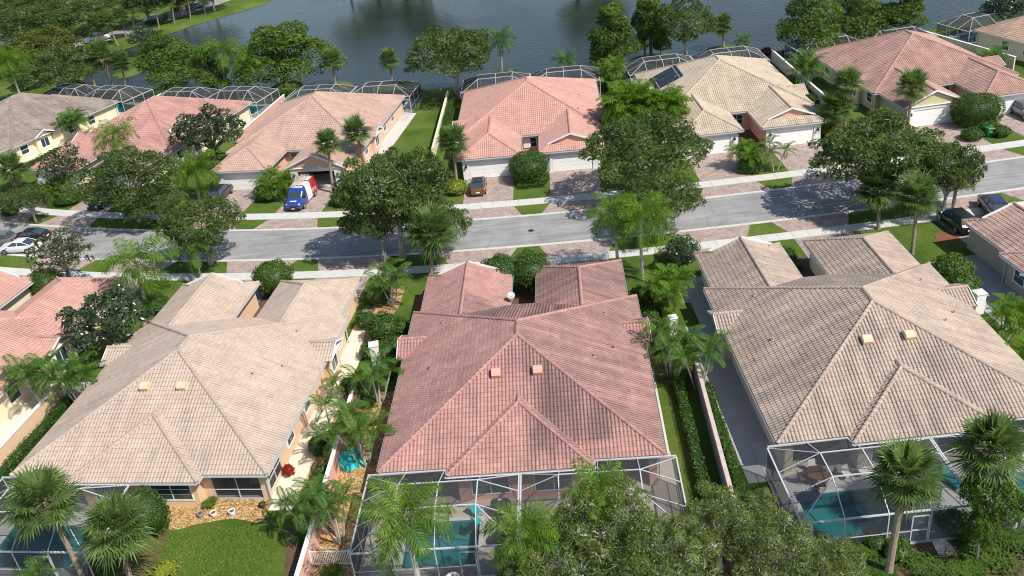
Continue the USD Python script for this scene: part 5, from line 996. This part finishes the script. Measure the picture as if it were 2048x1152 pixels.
for cx, cy, r, l, lm in ((418, 1004, 9, 'small spiky plant at the porch corner of the beige house', 'leaf_bright'), (330, 1140, 24, 'yellow green strap plant at the bottom edge of the lawn', 'leaf_yellow'), (2000, 1120, 46, 'tall strap leaved plant at the bottom right corner', 'leaf_bright'), (1950, 1110, 36, 'strap leaved plant right of the stepping pad', 'leaf_hedge'), (225, 1120, 40, 'dark leafy plants at the foot of the shaggy palm', 'leaf_hedge'), (600, 1075, 14, 'dark strap plant at the corner of the lawn', 'leaf_hedge'), (660, 1148, 26, 'leafy plant under the white picket gate', 'leaf_bright'), (1700, 1130, 30, 'leafy plants on the mulch at the bottom right', 'leaf_hedge')): tuft(cx, cy, r, l, lm)

# trees on the far shore, which the water mirrors
for i, px in enumerate((690, 745, 800, 850, 1150, 1215)):
    tree(['oak', 'cypress', 'round_cypress'][i % 3], px, -70-i*3.0, 48, 12, 'tree on the far shore beyond the top edge, mirrored in the water', 'trees on the far shore', rz=i)
# more green on the bottom right bed
for cx, cy, r, l, lm in ((1850, 1130, 34, 'leafy plants left of the stepping pad on the bottom edge', 'leaf_hedge'), (1930, 1140, 40, 'leafy plants below the stepping pad', 'leaf_bright'), (1760, 1140, 36, 'leafy plants right of the curved trunk on the bottom edge', 'leaf_hedge'), (1720, 1095, 30, 'leafy plants under the screen left of the curved palm', 'leaf_bright'), (2035, 1080, 40, 'tall leafy plants in the right bottom corner bed', 'leaf_hedge'), (1940, 1070, 28, 'leafy plants right beside the screen door', 'leaf_bright'), (1600, 1150, 40, 'leafy plants under the olive trees at the bottom', 'leaf_hedge')): tuft(cx, cy, r, l, lm, n=620)
# grass blades on the back lawn
rg = np.random.default_rng(77); LW = lpoly('NL', [(.2, -2.9), (9.2, -2.0), (11.2, -2.2), (11.6, -9.5), (-.4, -9.5)]); bb = LW.bounds; q = rg.uniform(bb[:2], bb[2:], (60000, 2)); q = q[shapely.contains(LW, shapely.points(q))]; n = len(q)
a = rg.uniform(0, 6.28, n); h = rg.uniform(.05, .11, n); b0 = np.c_[q, np.full(n, .012)]; sd = np.c_[-np.sin(a), np.cos(a), np.zeros(n)]*.016; tp = b0+np.c_[np.cos(a)*h*.8, np.sin(a)*h*.8, h]
leaf_mat('leaf_grass', (.060, .125, .012), (.13, .225, .022), (.24, .32, .05), trans=.3); soup('/World', 'lawn_grass', np.stack([b0-sd, b0+sd, tp], 1), np.repeat(tones(n, rg), 3), 'leaf_grass', kind='stuff'); data(stage.GetPrimAtPath('/World/lawn_grass'), 'short sunlit grass of the back lawn at lower left', 'grass')
# ------------------------------------------------------------------ vehicles
def paint(name, c, rough=.25, metal=0.): mat(name, {'p': ('principled_bsdf', {'base_color': c, 'roughness': rough, 'metallic': metal, 'coat_weight': .6, 'coat_roughness': .04})}, [])
paint('paint_black', (.012, .012, .014)); paint('paint_navy', (.016, .022, .045)); paint('paint_white', (.72, .72, .72)); paint('paint_bronze', (.17, .075, .028), .25, .3); paint('paint_grey', (.17, .17, .18), .3, .3); paint('paint_blue', (.018, .05, .26)); paint('paint_red', (.42, .025, .035))
plain('tyre', (.018, .018, .018), .85); plain('rim', (.45, .45, .46), .3, .05, metal=.8); mat('head_lamp', {'p': ('principled_bsdf', {'base_color': (.7, .72, .75), 'roughness': .08})}, []); mat('tail_lamp', {'p': ('principled_bsdf', {'base_color': (.4, .012, .01), 'roughness': .15})}, []); plain('ladder', (.48, .40, .30), .5, .2); plain('plate', (.7, .68, .62), .4)
def loft(sections):
    """closed hull-by-hull body through cross sections [(x, [(y, z), ...])], symmetric in y"""
    m = MB(); n = len(sections[0][1]); V = []
    for x, s in sections:
        V += [(x, y, z) for y, z in s]+[(x, -y, z) for y, z in s[::-1]]
    k = 2*n; F = []
    for i in range(len(sections)-1):
        for j in range(k): a, b = i*k+j, i*k+(j+1) % k; F += [(a, a+k, b), (b, a+k, b+k)]
    for o, rev in ((0, 0), ((len(sections)-1)*k, 1)):
        for j in range(1, k-1): F.append((o, o+j, o+j+1) if not rev else (o, o+j+1, o+j))
    t = trimesh.Trimesh(V, F, process=False); t.fix_normals(); return t
SHAPE = {  # length, half width, [x, top of the body side] front to rear (x forward = +), greenhouse [(x, z)] front foot, front top, rear top, rear foot
    'sedan': (4.75, .92, [(2.36, .62), (2.2, .78), (1.1, .95), (-.2, .97), (-1.5, 1.0), (-2.1, 1.02), (-2.36, .82)], (1.2, .25, -.9, -1.95), 1.44),
    'suv': (4.8, .96, [(2.38, .80), (2.25, .98), (1.2, 1.10), (-.2, 1.13), (-1.5, 1.15), (-2.2, 1.15), (-2.38, .95)], (1.35, .55, -1.75, -2.25), 1.74),
    'hatch': (4.4, .91, [(2.18, .68), (2.05, .85), (1.1, 1.0), (-.2, 1.03), (-1.4, 1.05), (-2.0, 1.05), (-2.18, .85)], (1.25, .4, -1.35, -2.0), 1.58),
    'pickup': (5.6, .98, [(2.78, .9), (2.65, 1.08), (1.5, 1.15), (.2, 1.16), (-1.2, 1.16), (-2.6, 1.14), (-2.78, 1.0)], (1.45, .75, -.75, -1.0), 1.85)}
def car(kind, paintm, P, heading, label, cat='car', group=None, roof=None, name=None):
    L, hw, side_, (gf, gt, gr, gb), zr = SHAPE[kind]; X = thing(name or {'pickup': 'pickup_truck'}.get(kind, 'parked_car'), label, cat, (P[0], P[1], P[2] if len(P) > 2 else .02), heading, group)
    zb = .22 if kind == 'sedan' else .28; sec = []
    for x, z in side_:
        w = hw*(1-.10*(abs(x)/(L/2))**4); sec.append((x, [(w*.86, zb), (w*.98, zb+.16), (w, zb+(z-zb)*.55), (w*.955, z-.05), (w*.86, z)]))
    part(X, 'body', loft(sec), paintm, smooth=40)
    def zside(x): return float(np.interp(-x, [-s[0] for s in side_], [s[1] for s in side_]))
    g = [(gf, hw*.84, zside(gf)-.03), (gt, hw*.70, zr-.04), (gr, hw*.70, zr-.05), (gb, hw*.84, zside(gb)-.03)]
    part(X, 'cabin_glass', hull([(x, s*w, z) for x, w, z in g for s in (-1, 1)]), 'glass')
    part(X, 'roof', hull([(x, s*w, z) for x, w, z in ((gt+.02, hw*.71, zr-.05), (gr-.03, hw*.71, zr-.06), (gt-.15, hw*.62, zr+.02), (gr+.15, hw*.62, zr+.01)) for s in (-1, 1)]), roof or paintm, smooth=30)
    for s in (-1, 1):
        for (xa, wa, za), (xb, wb, zb_) in ((g[0], g[1]), (g[3], g[2])): part(X, 'pillar', MB().bar((xa, s*(wa+.008), za), (xb, s*(wb+.008), zb_), .07, .05), paintm)
        xm = (gt+gr)/2+.05; part(X, 'pillar', MB().bar((xm, s*hw*.862, zside(xm)-.02), (xm-.03, s*hw*.715, zr-.05), .06, .04), paintm)
        part(X, 'mirror', MB().addm(rbox(gf-.28, gf-.12, min(s*(hw-.02), s*(hw+.16)), max(s*(hw-.02), s*(hw+.16)), zside(gf), zside(gf)+.13, .03)), paintm)
        for xw in (L*.305, -L*.30):
            wr = .34 if kind in ('sedan', 'hatch') else .38; w = part(X, 'wheel', trimesh.creation.cylinder(wr, .22, sections=22, transform=trimesh.transformations.rotation_matrix(math.pi/2, (1, 0, 0))).apply_translation((xw, s*(hw-.10), wr)), 'tyre')
            part(w, 'rim', trimesh.creation.cylinder(wr*.64, .23, sections=14, transform=trimesh.transformations.rotation_matrix(math.pi/2, (1, 0, 0))).apply_translation((xw, s*(hw-.09), wr)), 'rim')
        zl = side_[1][1]-.10; part(X, 'headlight', MB().addm(rbox(side_[1][0]-.12, side_[0][0]+.012, min(s*hw*.52, s*hw*.88), max(s*hw*.52, s*hw*.88), zl-.10, zl+.05, .02)), 'head_lamp')
        zl = side_[-2][1]-.12; part(X, 'tail_light', MB().addm(rbox(-L/2-.012, -L/2+.18, min(s*hw*.55, s*hw*.87), max(s*hw*.55, s*hw*.87), zl-.14, zl+.02, .02)), 'tail_lamp')
    part(X, 'number_plate', MB().box(-L/2-.02, -L/2+.01, -.24, .24, .52, .66), 'plate'); part(X, 'grille', MB().addm(rbox(L/2-.05, L/2+.015, -hw*.45, hw*.45, zb+.12, zb+.34, .02)), 'black')
    if kind == 'pickup': part(X, 'bed', MB().box(-2.6, -1.05, -.78, .78, 1.165, 1.18), 'black')
    return X
def heading(a, b): d = at(*b)[:2]-at(*a)[:2]; return math.atan2(d[1], d[0])
F3B = POSE['F3'][2]; 
car('hatch', 'paint_bronze', at(958, 380, .02), POSE['F3'][2]-math.pi/2+.02, 'bronze hatchback parked nose in at the bright pink garage', roof='paint_black')
car('suv', 'paint_black', at(443, 396, .02), heading((432, 412), (462, 378)), 'black car on the drive of the peach house, left of the van')
car('sedan', 'paint_navy', at(210, 408, .02), POSE['F1'][2]+math.pi/2, 'dark blue car under the street oak on the salmon house drive')
car('sedan', 'paint_white', at(42, 502, .02), heading((90, 498), (0, 503)), 'white sedan parked along the near kerb at left')
car('sedan', 'paint_black', at(62, 481, .02), heading((90, 478), (0, 484)), 'black car on the road just beyond the white sedan')
car('suv', 'paint_grey', at(-4, 492, .02), heading((60, 490), (0, 495)), 'car at the left edge of the road')
car('suv', 'paint_black', at(1912, 452, .02), POSE['N4'][2]+math.pi/2, 'black car in the shade at the right edge garage'); car('suv', 'paint_navy', at(1985, 424, .02), POSE['N4'][2]+math.pi/2-.25, 'dark blue car across the near pavement at the right edge')
car('suv', 'paint_grey', at(2048, 232, .02), POSE['F5'][2]+math.pi/2, 'grey car on the rust pink house drive at the right edge')
car('sedan', 'paint_navy', to_world('NC', -4.3, 31.6, .02), POSE['NC'][2]+math.pi/2, 'dark car behind the twin globe bush, only its roof seen')
car('pickup', 'paint_white', at(196, 82, .02), heading((222, 76), (172, 88)), 'white pickup truck on the shaded causeway road', 'pickup truck'); car('suv', 'paint_grey', at(309, 45, .02), heading((330, 40), (290, 49)), 'grey car on the causeway road right of the white truck'); car('sedan', 'paint_grey', at(392, 17, .02), heading((410, 12), (370, 23)), 'car on the causeway road near the top edge')
# the van
def van():
    c = at(606, 404, .02); hd = heading((628, 376), (585, 424)); X = thing('service_van', 'blue, white and red service van with ladders on its roof', 'van', c, hd); hw = 1.0
    S_ = [(2.85, .62), (2.75, 1.05), (2.1, 1.28)]
    front = [(2.95, [(hw*.8, .3), (hw*.88, .45), (hw*.88, .7), (hw*.8, .86), (hw*.6, .92)]), (2.75, [(hw*.92, .28), (hw*.98, .45), (hw*.98, .9), (hw*.9, 1.08), (hw*.7, 1.14)]), (2.0, [(hw*.95, .28), (hw, .45), (hw, 1.1), (hw*.95, 1.30), (hw*.8, 1.36)])]
    part(X, 'bonnet', loft(front), 'paint_blue', smooth=35)
    cab = [(2.0, [(hw*.95, .28), (hw, .45), (hw, 1.1), (hw*.95, 1.30), (hw*.8, 1.36)]), (1.45, [(hw*.95, .28), (hw, .45), (hw, 1.2), (hw*.9, 1.9), (hw*.78, 2.02)]), (1.1, [(hw*.95, .28), (hw, .45), (hw, 1.2), (hw*.88, 2.15), (hw*.76, 2.28)]), (.45, [(hw*.95, .28), (hw, .45), (hw, 1.2), (hw*.88, 2.2), (hw*.76, 2.34)])]
    part(X, 'cab', loft(cab), 'paint_blue', smooth=30)
    mid = lambda x, z=2.36: (x, [(hw*.95, .28), (hw, .45), (hw, 1.25), (hw*.90, 2.2), (hw*.76, z)])
    part(X, 'cargo_body', loft([mid(.45), mid(-1.0)]), 'paint_white', smooth=30); part(X, 'rear_body', loft([mid(-1.0), mid(-2.8), (-2.92, [(hw*.9, .35), (hw*.93, .5), (hw*.93, 1.25), (hw*.85, 2.1), (hw*.72, 2.25)])]), 'paint_red', smooth=30)
    part(X, 'roof', MB().addm(hull([(x, s*y, z) for x, y, z in ((1.0, .72, 2.31), (1.0, .6, 2.35), (-2.75, .76, 2.355), (-2.7, .6, 2.41)) for s in (-1, 1)])), 'paint_white')
    part(X, 'windscreen', MB().poly([(1.98, -.80, 1.39), (1.98, .80, 1.39), (1.47, .73, 2.03), (1.47, -.73, 2.03)]).poly([(1.50, -.74, 2.0), (1.98, -.80, 1.385), (1.97, -.80, 1.385), (1.49, -.74, 2.0)]), 'glass')
    for s in (-1, 1):
        part(X, 'side_window', MB().poly([(1.85, s*1.005, 1.3), (.7, s*1.005, 1.3), (.7, s*.915, 1.95), (1.45, s*.93, 1.9)][::s]), 'glass'); part(X, 'mirror', MB().addm(rbox(1.6, 1.75, min(s*1.05, s*1.28), max(s*1.05, s*1.28), 1.25, 1.6, .04)).bar((1.7, s*.98, 1.3), (1.7, s*1.1, 1.35), .05), 'black')
        part(X, 'headlight', MB().addm(rbox(2.62, 2.9, min(s*.62, s*.9), max(s*.62, s*.9), .78, 1.0, .04)), 'head_lamp'); part(X, 'tail_light', MB().addm(rbox(-2.93, -2.85, min(s*.72, s*.88), max(s*.72, s*.88), 1.0, 1.5, .02)), 'tail_lamp')
        for xw in (1.95, -1.75):
            w = part(X, 'wheel', trimesh.creation.cylinder(.36, .24, sections=22, transform=trimesh.transformations.rotation_matrix(math.pi/2, (1, 0, 0))).apply_translation((xw, s*.92, .36)), 'tyre'); part(w, 'rim', trimesh.creation.cylinder(.22, .25, sections=14, transform=trimesh.transformations.rotation_matrix(math.pi/2, (1, 0, 0))).apply_translation((xw, s*.93, .36)), 'rim')
        # white swooshes and rings on the flanks
        y = s*1.006; sw = MB()
        for k in range(10):
            t0, t1 = k/10, (k+1)/10; f = lambda t: (.5-1.7*t, 1.15-.75*math.sin(t*1.5)); (xa, za), (xb, zb) = f(t0), f(t1); sw.poly([(xa, y, za), (xb, y, zb), (xb, y, zb+.10), (xa, y, za+.10)][::s])
        part(X, 'white_stripe', sw, 'paint_white')
        for xc, zc_, r in ((-1.45, .98, .26), (-2.15, .98, .2)):
            rg = MB(); th = np.linspace(0, 2*math.pi, 17)
            for a, b in zip(th[:-1], th[1:]): rg.poly([(xc+r*math.cos(a), y, zc_+r*math.sin(a)), (xc+r*math.cos(b), y, zc_+r*math.sin(b)), (xc+r*.68*math.cos(b), y, zc_+r*.68*math.sin(b)), (xc+r*.68*math.cos(a), y, zc_+r*.68*math.sin(a))][::s])
            part(X, 'round_mark', rg, 'paint_white')
    part(X, 'bonnet_mark', MB().poly([(2.62, -.4, 1.185), (2.62, .4, 1.185), (2.45, .42, 1.25), (2.45, -.42, 1.25)]), 'paint_white'); part(X, 'bumper', MB().addm(rbox(2.7, 3.02, -.9, .9, .32, .5, .05)), 'black'); part(X, 'grille', MB().addm(rbox(2.88, 2.975, -.5, .5, .55, .78, .02)), 'black'); part(X, 'number_plate', MB().box(3.0, 3.03, -.2, .2, .38, .48), 'plate')
    for xr in (.6, -.9, -2.4): part(X, 'roof_rack_bar', MB().bar((xr, -.8, 2.46), (xr, .8, 2.46), .06).bar((xr, -.78, 2.3), (xr, -.78, 2.46), .05).bar((xr, .78, 2.3), (xr, .78, 2.46), .05), 'black')
    for n, (yc, x0, x1) in enumerate(((-.48, 1.2, -2.8), (.1, .9, -2.9))):
        T = thing('ladder', ['ladder on the left of the van roof', 'second ladder along the middle of the van roof'][n] if False else ['long tan ladder lying on the van roof, driver side', 'long tan ladder lying along the middle of the van roof'][n], 'ladder', c, hd)
        for yy in (yc-.2, yc+.2): part(T, 'rail', MB().bar((x0, yy, 2.53), (x1, yy, 2.53), .06, .09), 'ladder')
        for x in np.arange(x1+.2, x0-.1, .3): part(T, 'rung', MB().bar((x, yc-.2, 2.53), (x, yc+.2, 2.53), .04), 'ladder')
van()
# ------------------------------------------------------------------ causeway at the upper left
road = [(120, 98), (160, 84), (200, 78), (250, 64), (310, 43), (380, 20), (440, 0), (520, -30), (640, -80)]
pts = np.array([at(x, y)[:2] for x, y in road]); struct('causeway_road', sheet(sg.LineString(pts).buffer(3.4), .012), 'asphalt')
for s in (1, -1): struct('causeway_kerb', sheet(sg.LineString(pts).offset_curve(3.55*s).buffer(.15), .03), 'kerb')
struct('second_pond', sheet(P2((-30, -10), (22, -8), (28, 60), (20, 100), (-30, 110)), .02), 'lake')
# ------------------------------------------------------------------ small things
T = thing('satellite_dish', 'pale round satellite dish on the inner garage roof edge', 'satellite dish', to_world('NC', -1.1, 21.9, 2.7), POSE['NC'][2])
plain('metal_pale', (.42, .42, .42), .5); d = lathe([(0, 0), (.14, .02), (.27, .06), (.34, .10), (.345, .12), (.27, .08), (.14, .035), (.0, .02)], 22); d.apply_transform(trimesh.transformations.rotation_matrix(math.radians(38), (1, .5, 0))); d.apply_translation((0, 0, .75)); part(T, 'dish', d, 'metal_pale', smooth=40)
part(T, 'mast', MB().tube([(0, .1, -.1), (0, .1, .5), (0, .05, .72)], .03), 'metal_grey'); part(T, 'arm', MB().bar((0, 0, .75), (.12, -.5, .9), .03), 'metal_grey')
T = thing('garbage_bin', 'green garbage bin between low clipped bushes', 'bin', at(1977, 272, .02), .1); part(T, 'bin_body', hull([(sx*.33, sy*.36, 0) for sx in (-1, 1) for sy in (-1, 1)]+[(sx*.4, sy*.44, 1.0) for sx in (-1, 1) for sy in (-1, 1)]), 'bin_green' if 'bin_green' in MAT else (plain('bin_green', (.02, .16, .055), .4) or 'bin_green')); part(T, 'lid', MB().addm(rbox(-.43, .43, -.47, .47, 1.0, 1.09, .03)), 'bin_green'); part(T, 'sticker', MB().box(-.12, .12, -.43, -.40, .55, .7), 'white_paint')
plain('turquoise', (.02, .42, .44), .5, .08); plain('terracotta', (.36, .11, .05), .8, .1); plain('wicker', (.16, .075, .035), .7, .2); plain('cushion_navy', (.02, .025, .06), .8); plain('cover_black', (.02, .02, .022), .7)
T = thing('lounge_chair', 'turquoise lounge chair tipped on the gravel by the pink wall', 'chair', at(706, 932, .0), .5); part(T, 'shell', hull([(-.75, -.5, .05), (.75, -.5, .05), (.8, .5, .1), (-.8, .5, .1), (-.6, -.3, .42), (.6, -.3, .42)]), 'turquoise'); part(T, 'backrest', MB().addm(hull([(-.8, .45, .1), (.8, .45, .1), (-.7, .75, .95), (.7, .75, .95), (-.7, .85, .93), (.7, .85, .93), (-.8, .55, .08), (.8, .55, .08)])), 'turquoise'); part(T, 'armrest', MB().bar((-.82, -.4, .5), (-.82, .5, .55), .08), 'turquoise'); part(T, 'armrest', MB().bar((.82, -.4, .5), (.82, .5, .55), .08), 'turquoise')
for i, (x, y, m, l) in enumerate(((4.65, -1.2, 'metal_grey', 'grey pot, leftmost of the pots before the screened porch'), (5.6, -1.15, 'stone_white', 'pale pot second from left before the screened porch'), (6.9, -1.0, 'stone_white', 'pale pot third from left before the screened porch'), (8.9, -.3, 'black', 'black planter at the porch corner'))):
    P = to_world('NL', x, y, .02); T = thing('plant_pot', l, 'pot', P); part(T, 'pot', lathe([(0, 0), (.15, 0), (.24, .16), (.22, .3), (.25, .34), (.2, .34), (.17, .26), (0, .26)], 16), m, smooth=40); part(T, 'soil', lathe([(0, .28), (.19, .27)], 12), 'mulch')
T = thing('clay_pot', 'orange clay pot at the foot of the pink wall by the white gate', 'pot', to_world('NC', -13.95, -5.9, 0)); part(T, 'pot', lathe([(0, 0), (.16, 0), (.26, .36), (.28, .42), (.22, .42), (.18, .3), (0, .28)], 16), 'terracotta', smooth=40); part(T, 'soil', lathe([(0, .36), (.21, .35)], 12), 'mulch')
T = thing('air_blower', 'round pool heater with a fan grille behind the middle pool', 'pool heater', to_world('NC', -4.2, -7.95, 0)); part(T, 'casing', lathe([(.46, 0), (.46, .78), (.42, .84), (.33, .84), (.33, .72), (0, .72)], 24), 'stone_white', smooth=30); part(T, 'fan', MB().box(-.3, .3, -.05, .05, .73, .75).box(-.05, .05, -.3, .3, .731, .751), 'black'); part(T, 'hub', lathe([(.09, .72), (.09, .78), (0, .79)], 12), 'metal_grey')
def chair(k, x, y, rz, m, label, cm='white_paint'):
    T = thing('patio_chair', label, 'chair', to_world(k, x, y, .03), POSE[k][2]+rz); part(T, 'seat', MB().addm(rbox(-.25, .25, -.25, .25, .40, .46, .02)), m); part(T, 'backrest', MB().addm(hull([(-.25, .24, .46), (.25, .24, .46), (-.24, .36, .95), (.24, .36, .95), (-.24, .40, .93), (.24, .40, .93), (-.25, .28, .44), (.25, .28, .44)])), cm)
    for sx in (-.22, .22):
        for sy in (-.22, .22): part(T, 'leg', MB().bar((sx, sy, 0), (sx, sy, .4), .04), m)
def table(k, x, y, r, label, m='wicker', top='white_paint', h=.72):
    T = thing('patio_table', label, 'table', to_world(k, x, y, .03), 0); part(T, 'tabletop', lathe([(0, h), (r, h), (r, h+.04), (0, h+.04)], 22), top)
    for i in range(4): a = i*math.pi/2+.4; part(T, 'leg', MB().bar((r*.55*math.cos(a), r*.55*math.sin(a), 0), (r*.6*math.cos(a), r*.6*math.sin(a), h), .05), m)
table('NR', -7.3, -1.0, .7, 'round table among brown chairs on the lower right patio', top='wicker')
for i, (x, y, r, l) in enumerate(((-8.2, -1.0, 1.6, 'brown patio chair left of the round table at lower right'), (-6.4, -1.0, -1.6, 'brown patio chair right of the round table at lower right'), (-7.3, -.2, 0, 'brown patio chair with a white back behind the round table'), (-7.3, -1.8, 3.1, 'brown patio chair nearest the teal pool'))): chair('NR', x, y, r, 'wicker', l, 'white_paint' if i == 2 else 'wicker')
chair('NR', -5.3, -1.1, .3, 'white_paint', 'white patio chair beside the brown table set'); table('NR', -4.2, -1.0, .38, 'small white round table under the eave at lower right', 'white_paint', h=.55)
T = thing('door_mat', 'dark navy mat on the lower right patio', 'mat', to_world('NR', -8.3, -2.3, .035), POSE['NR'][2]); part(T, 'mat', MB().addm(rbox(-.8, .8, -.45, .45, 0, .03, .01)), 'cushion_navy')
def grill(k, x, y, label):
    T = thing('covered_grill', label, 'grill', to_world(k, x, y, .03), POSE[k][2]); part(T, 'cover', hull([(sx*.65, sy*.35, z) for sx in (-1, 1) for sy in (-1, 1) for z in (.05, .8)]+[(sx*.4, sy*.2, 1.15) for sx in (-1, 1) for sy in (-1, 1)]), 'cover_black'); part(T, 'lid_cloth', MB().box(-.12, .12, -.1, .1, 1.15, 1.17), 'stone_white')
grill('NC', -1.5, -1.7, 'black covered grill beside the middle beam of the pool screens')
chair('NC', -3.1, -1.9, .8, 'turquoise', 'turquoise patio chair before the middle bay window', 'turquoise'); chair('NC', -3.0, -2.8, 2.3, 'turquoise', 'turquoise patio chair nearer the middle pool', 'turquoise')
T = thing('doormat', 'dark patterned rug under the eave of the middle patio', 'rug', to_world('NC', -6.2, -.9, .036), POSE['NC'][2]); plain('rug', (.13, .07, .06), .9, .6, 9.); part(T, 'rug', MB().addm(rbox(-1.1, 1.1, -.5, .5, 0, .015, .004)), 'rug')
table('NC', -1.4, -4.6, .55, 'round dark table right of the middle pool', 'cover_black', 'cover_black')
for i, (k, x, y, l) in enumerate((('NC', 4., -1.7, 'lounger under the right half of the middle screens'), ('NR', 1.0, -2.5, 'blue lounger by the wall of the lower right patio'))):
    T = thing('sun_lounger', l, 'lounger', to_world(k, x, y, .03), POSE[k][2]+.3); part(T, 'frame', MB().bar((-.3, -.9, .3), (-.3, .9, .3), .05).bar((.3, -.9, .3), (.3, .9, .3), .05), 'alu_white'); part(T, 'cushion', MB().addm(rbox(-.3, .3, -.9, .5, .32, .38, .02)), 'turquoise'); part(T, 'backrest', MB().bar((0, .5, .36), (0, 1.0, .75), .6, .06), 'turquoise')
    for sx in (-.3, .3):
        for sy in (-.8, .8): part(T, 'leg', MB().bar((sx, sy, 0), (sx, sy, .3), .05), 'alu_white')
# solar panels on the cream roof: local left plane
mat('solar', {'p': ('principled_bsdf', {'base_color': (.010, .011, .014), 'roughness': .3})}, [])
for i, (y0, y1, a0, a1) in enumerate(((5.2, 6.9, 1.2, 5.0), (7.1, 8.8, 1.2, 5.0), (9.0, 10.7, 1.2, 5.0))):
    X, Y, t, m = POSE['F4']; T = thing('solar_panel', ['black solar panel on the cream roof, nearest the lake', 'black solar panel on the cream roof, middle one', 'black solar panel on the cream roof, nearest the street'][i], 'solar panel', (X, Y, 0), t)
    q = lambda x, y, dz: (x, y, EZ+(9.7-abs(x))*SL+dz); xa, xb = 9.7-a0, 9.7-a1
    part(T, 'panel', hull([q(x, y, dz) for x in (xa, xb) for y in (y0, y1) for dz in (.12, .17)]), 'solar')
    for x in (xa-.5, xb+.5): part(T, 'strap', MB().bar(q(x, y0-.05, .185), q(x, y1+.05, .185), .06, .02), 'alu_white')
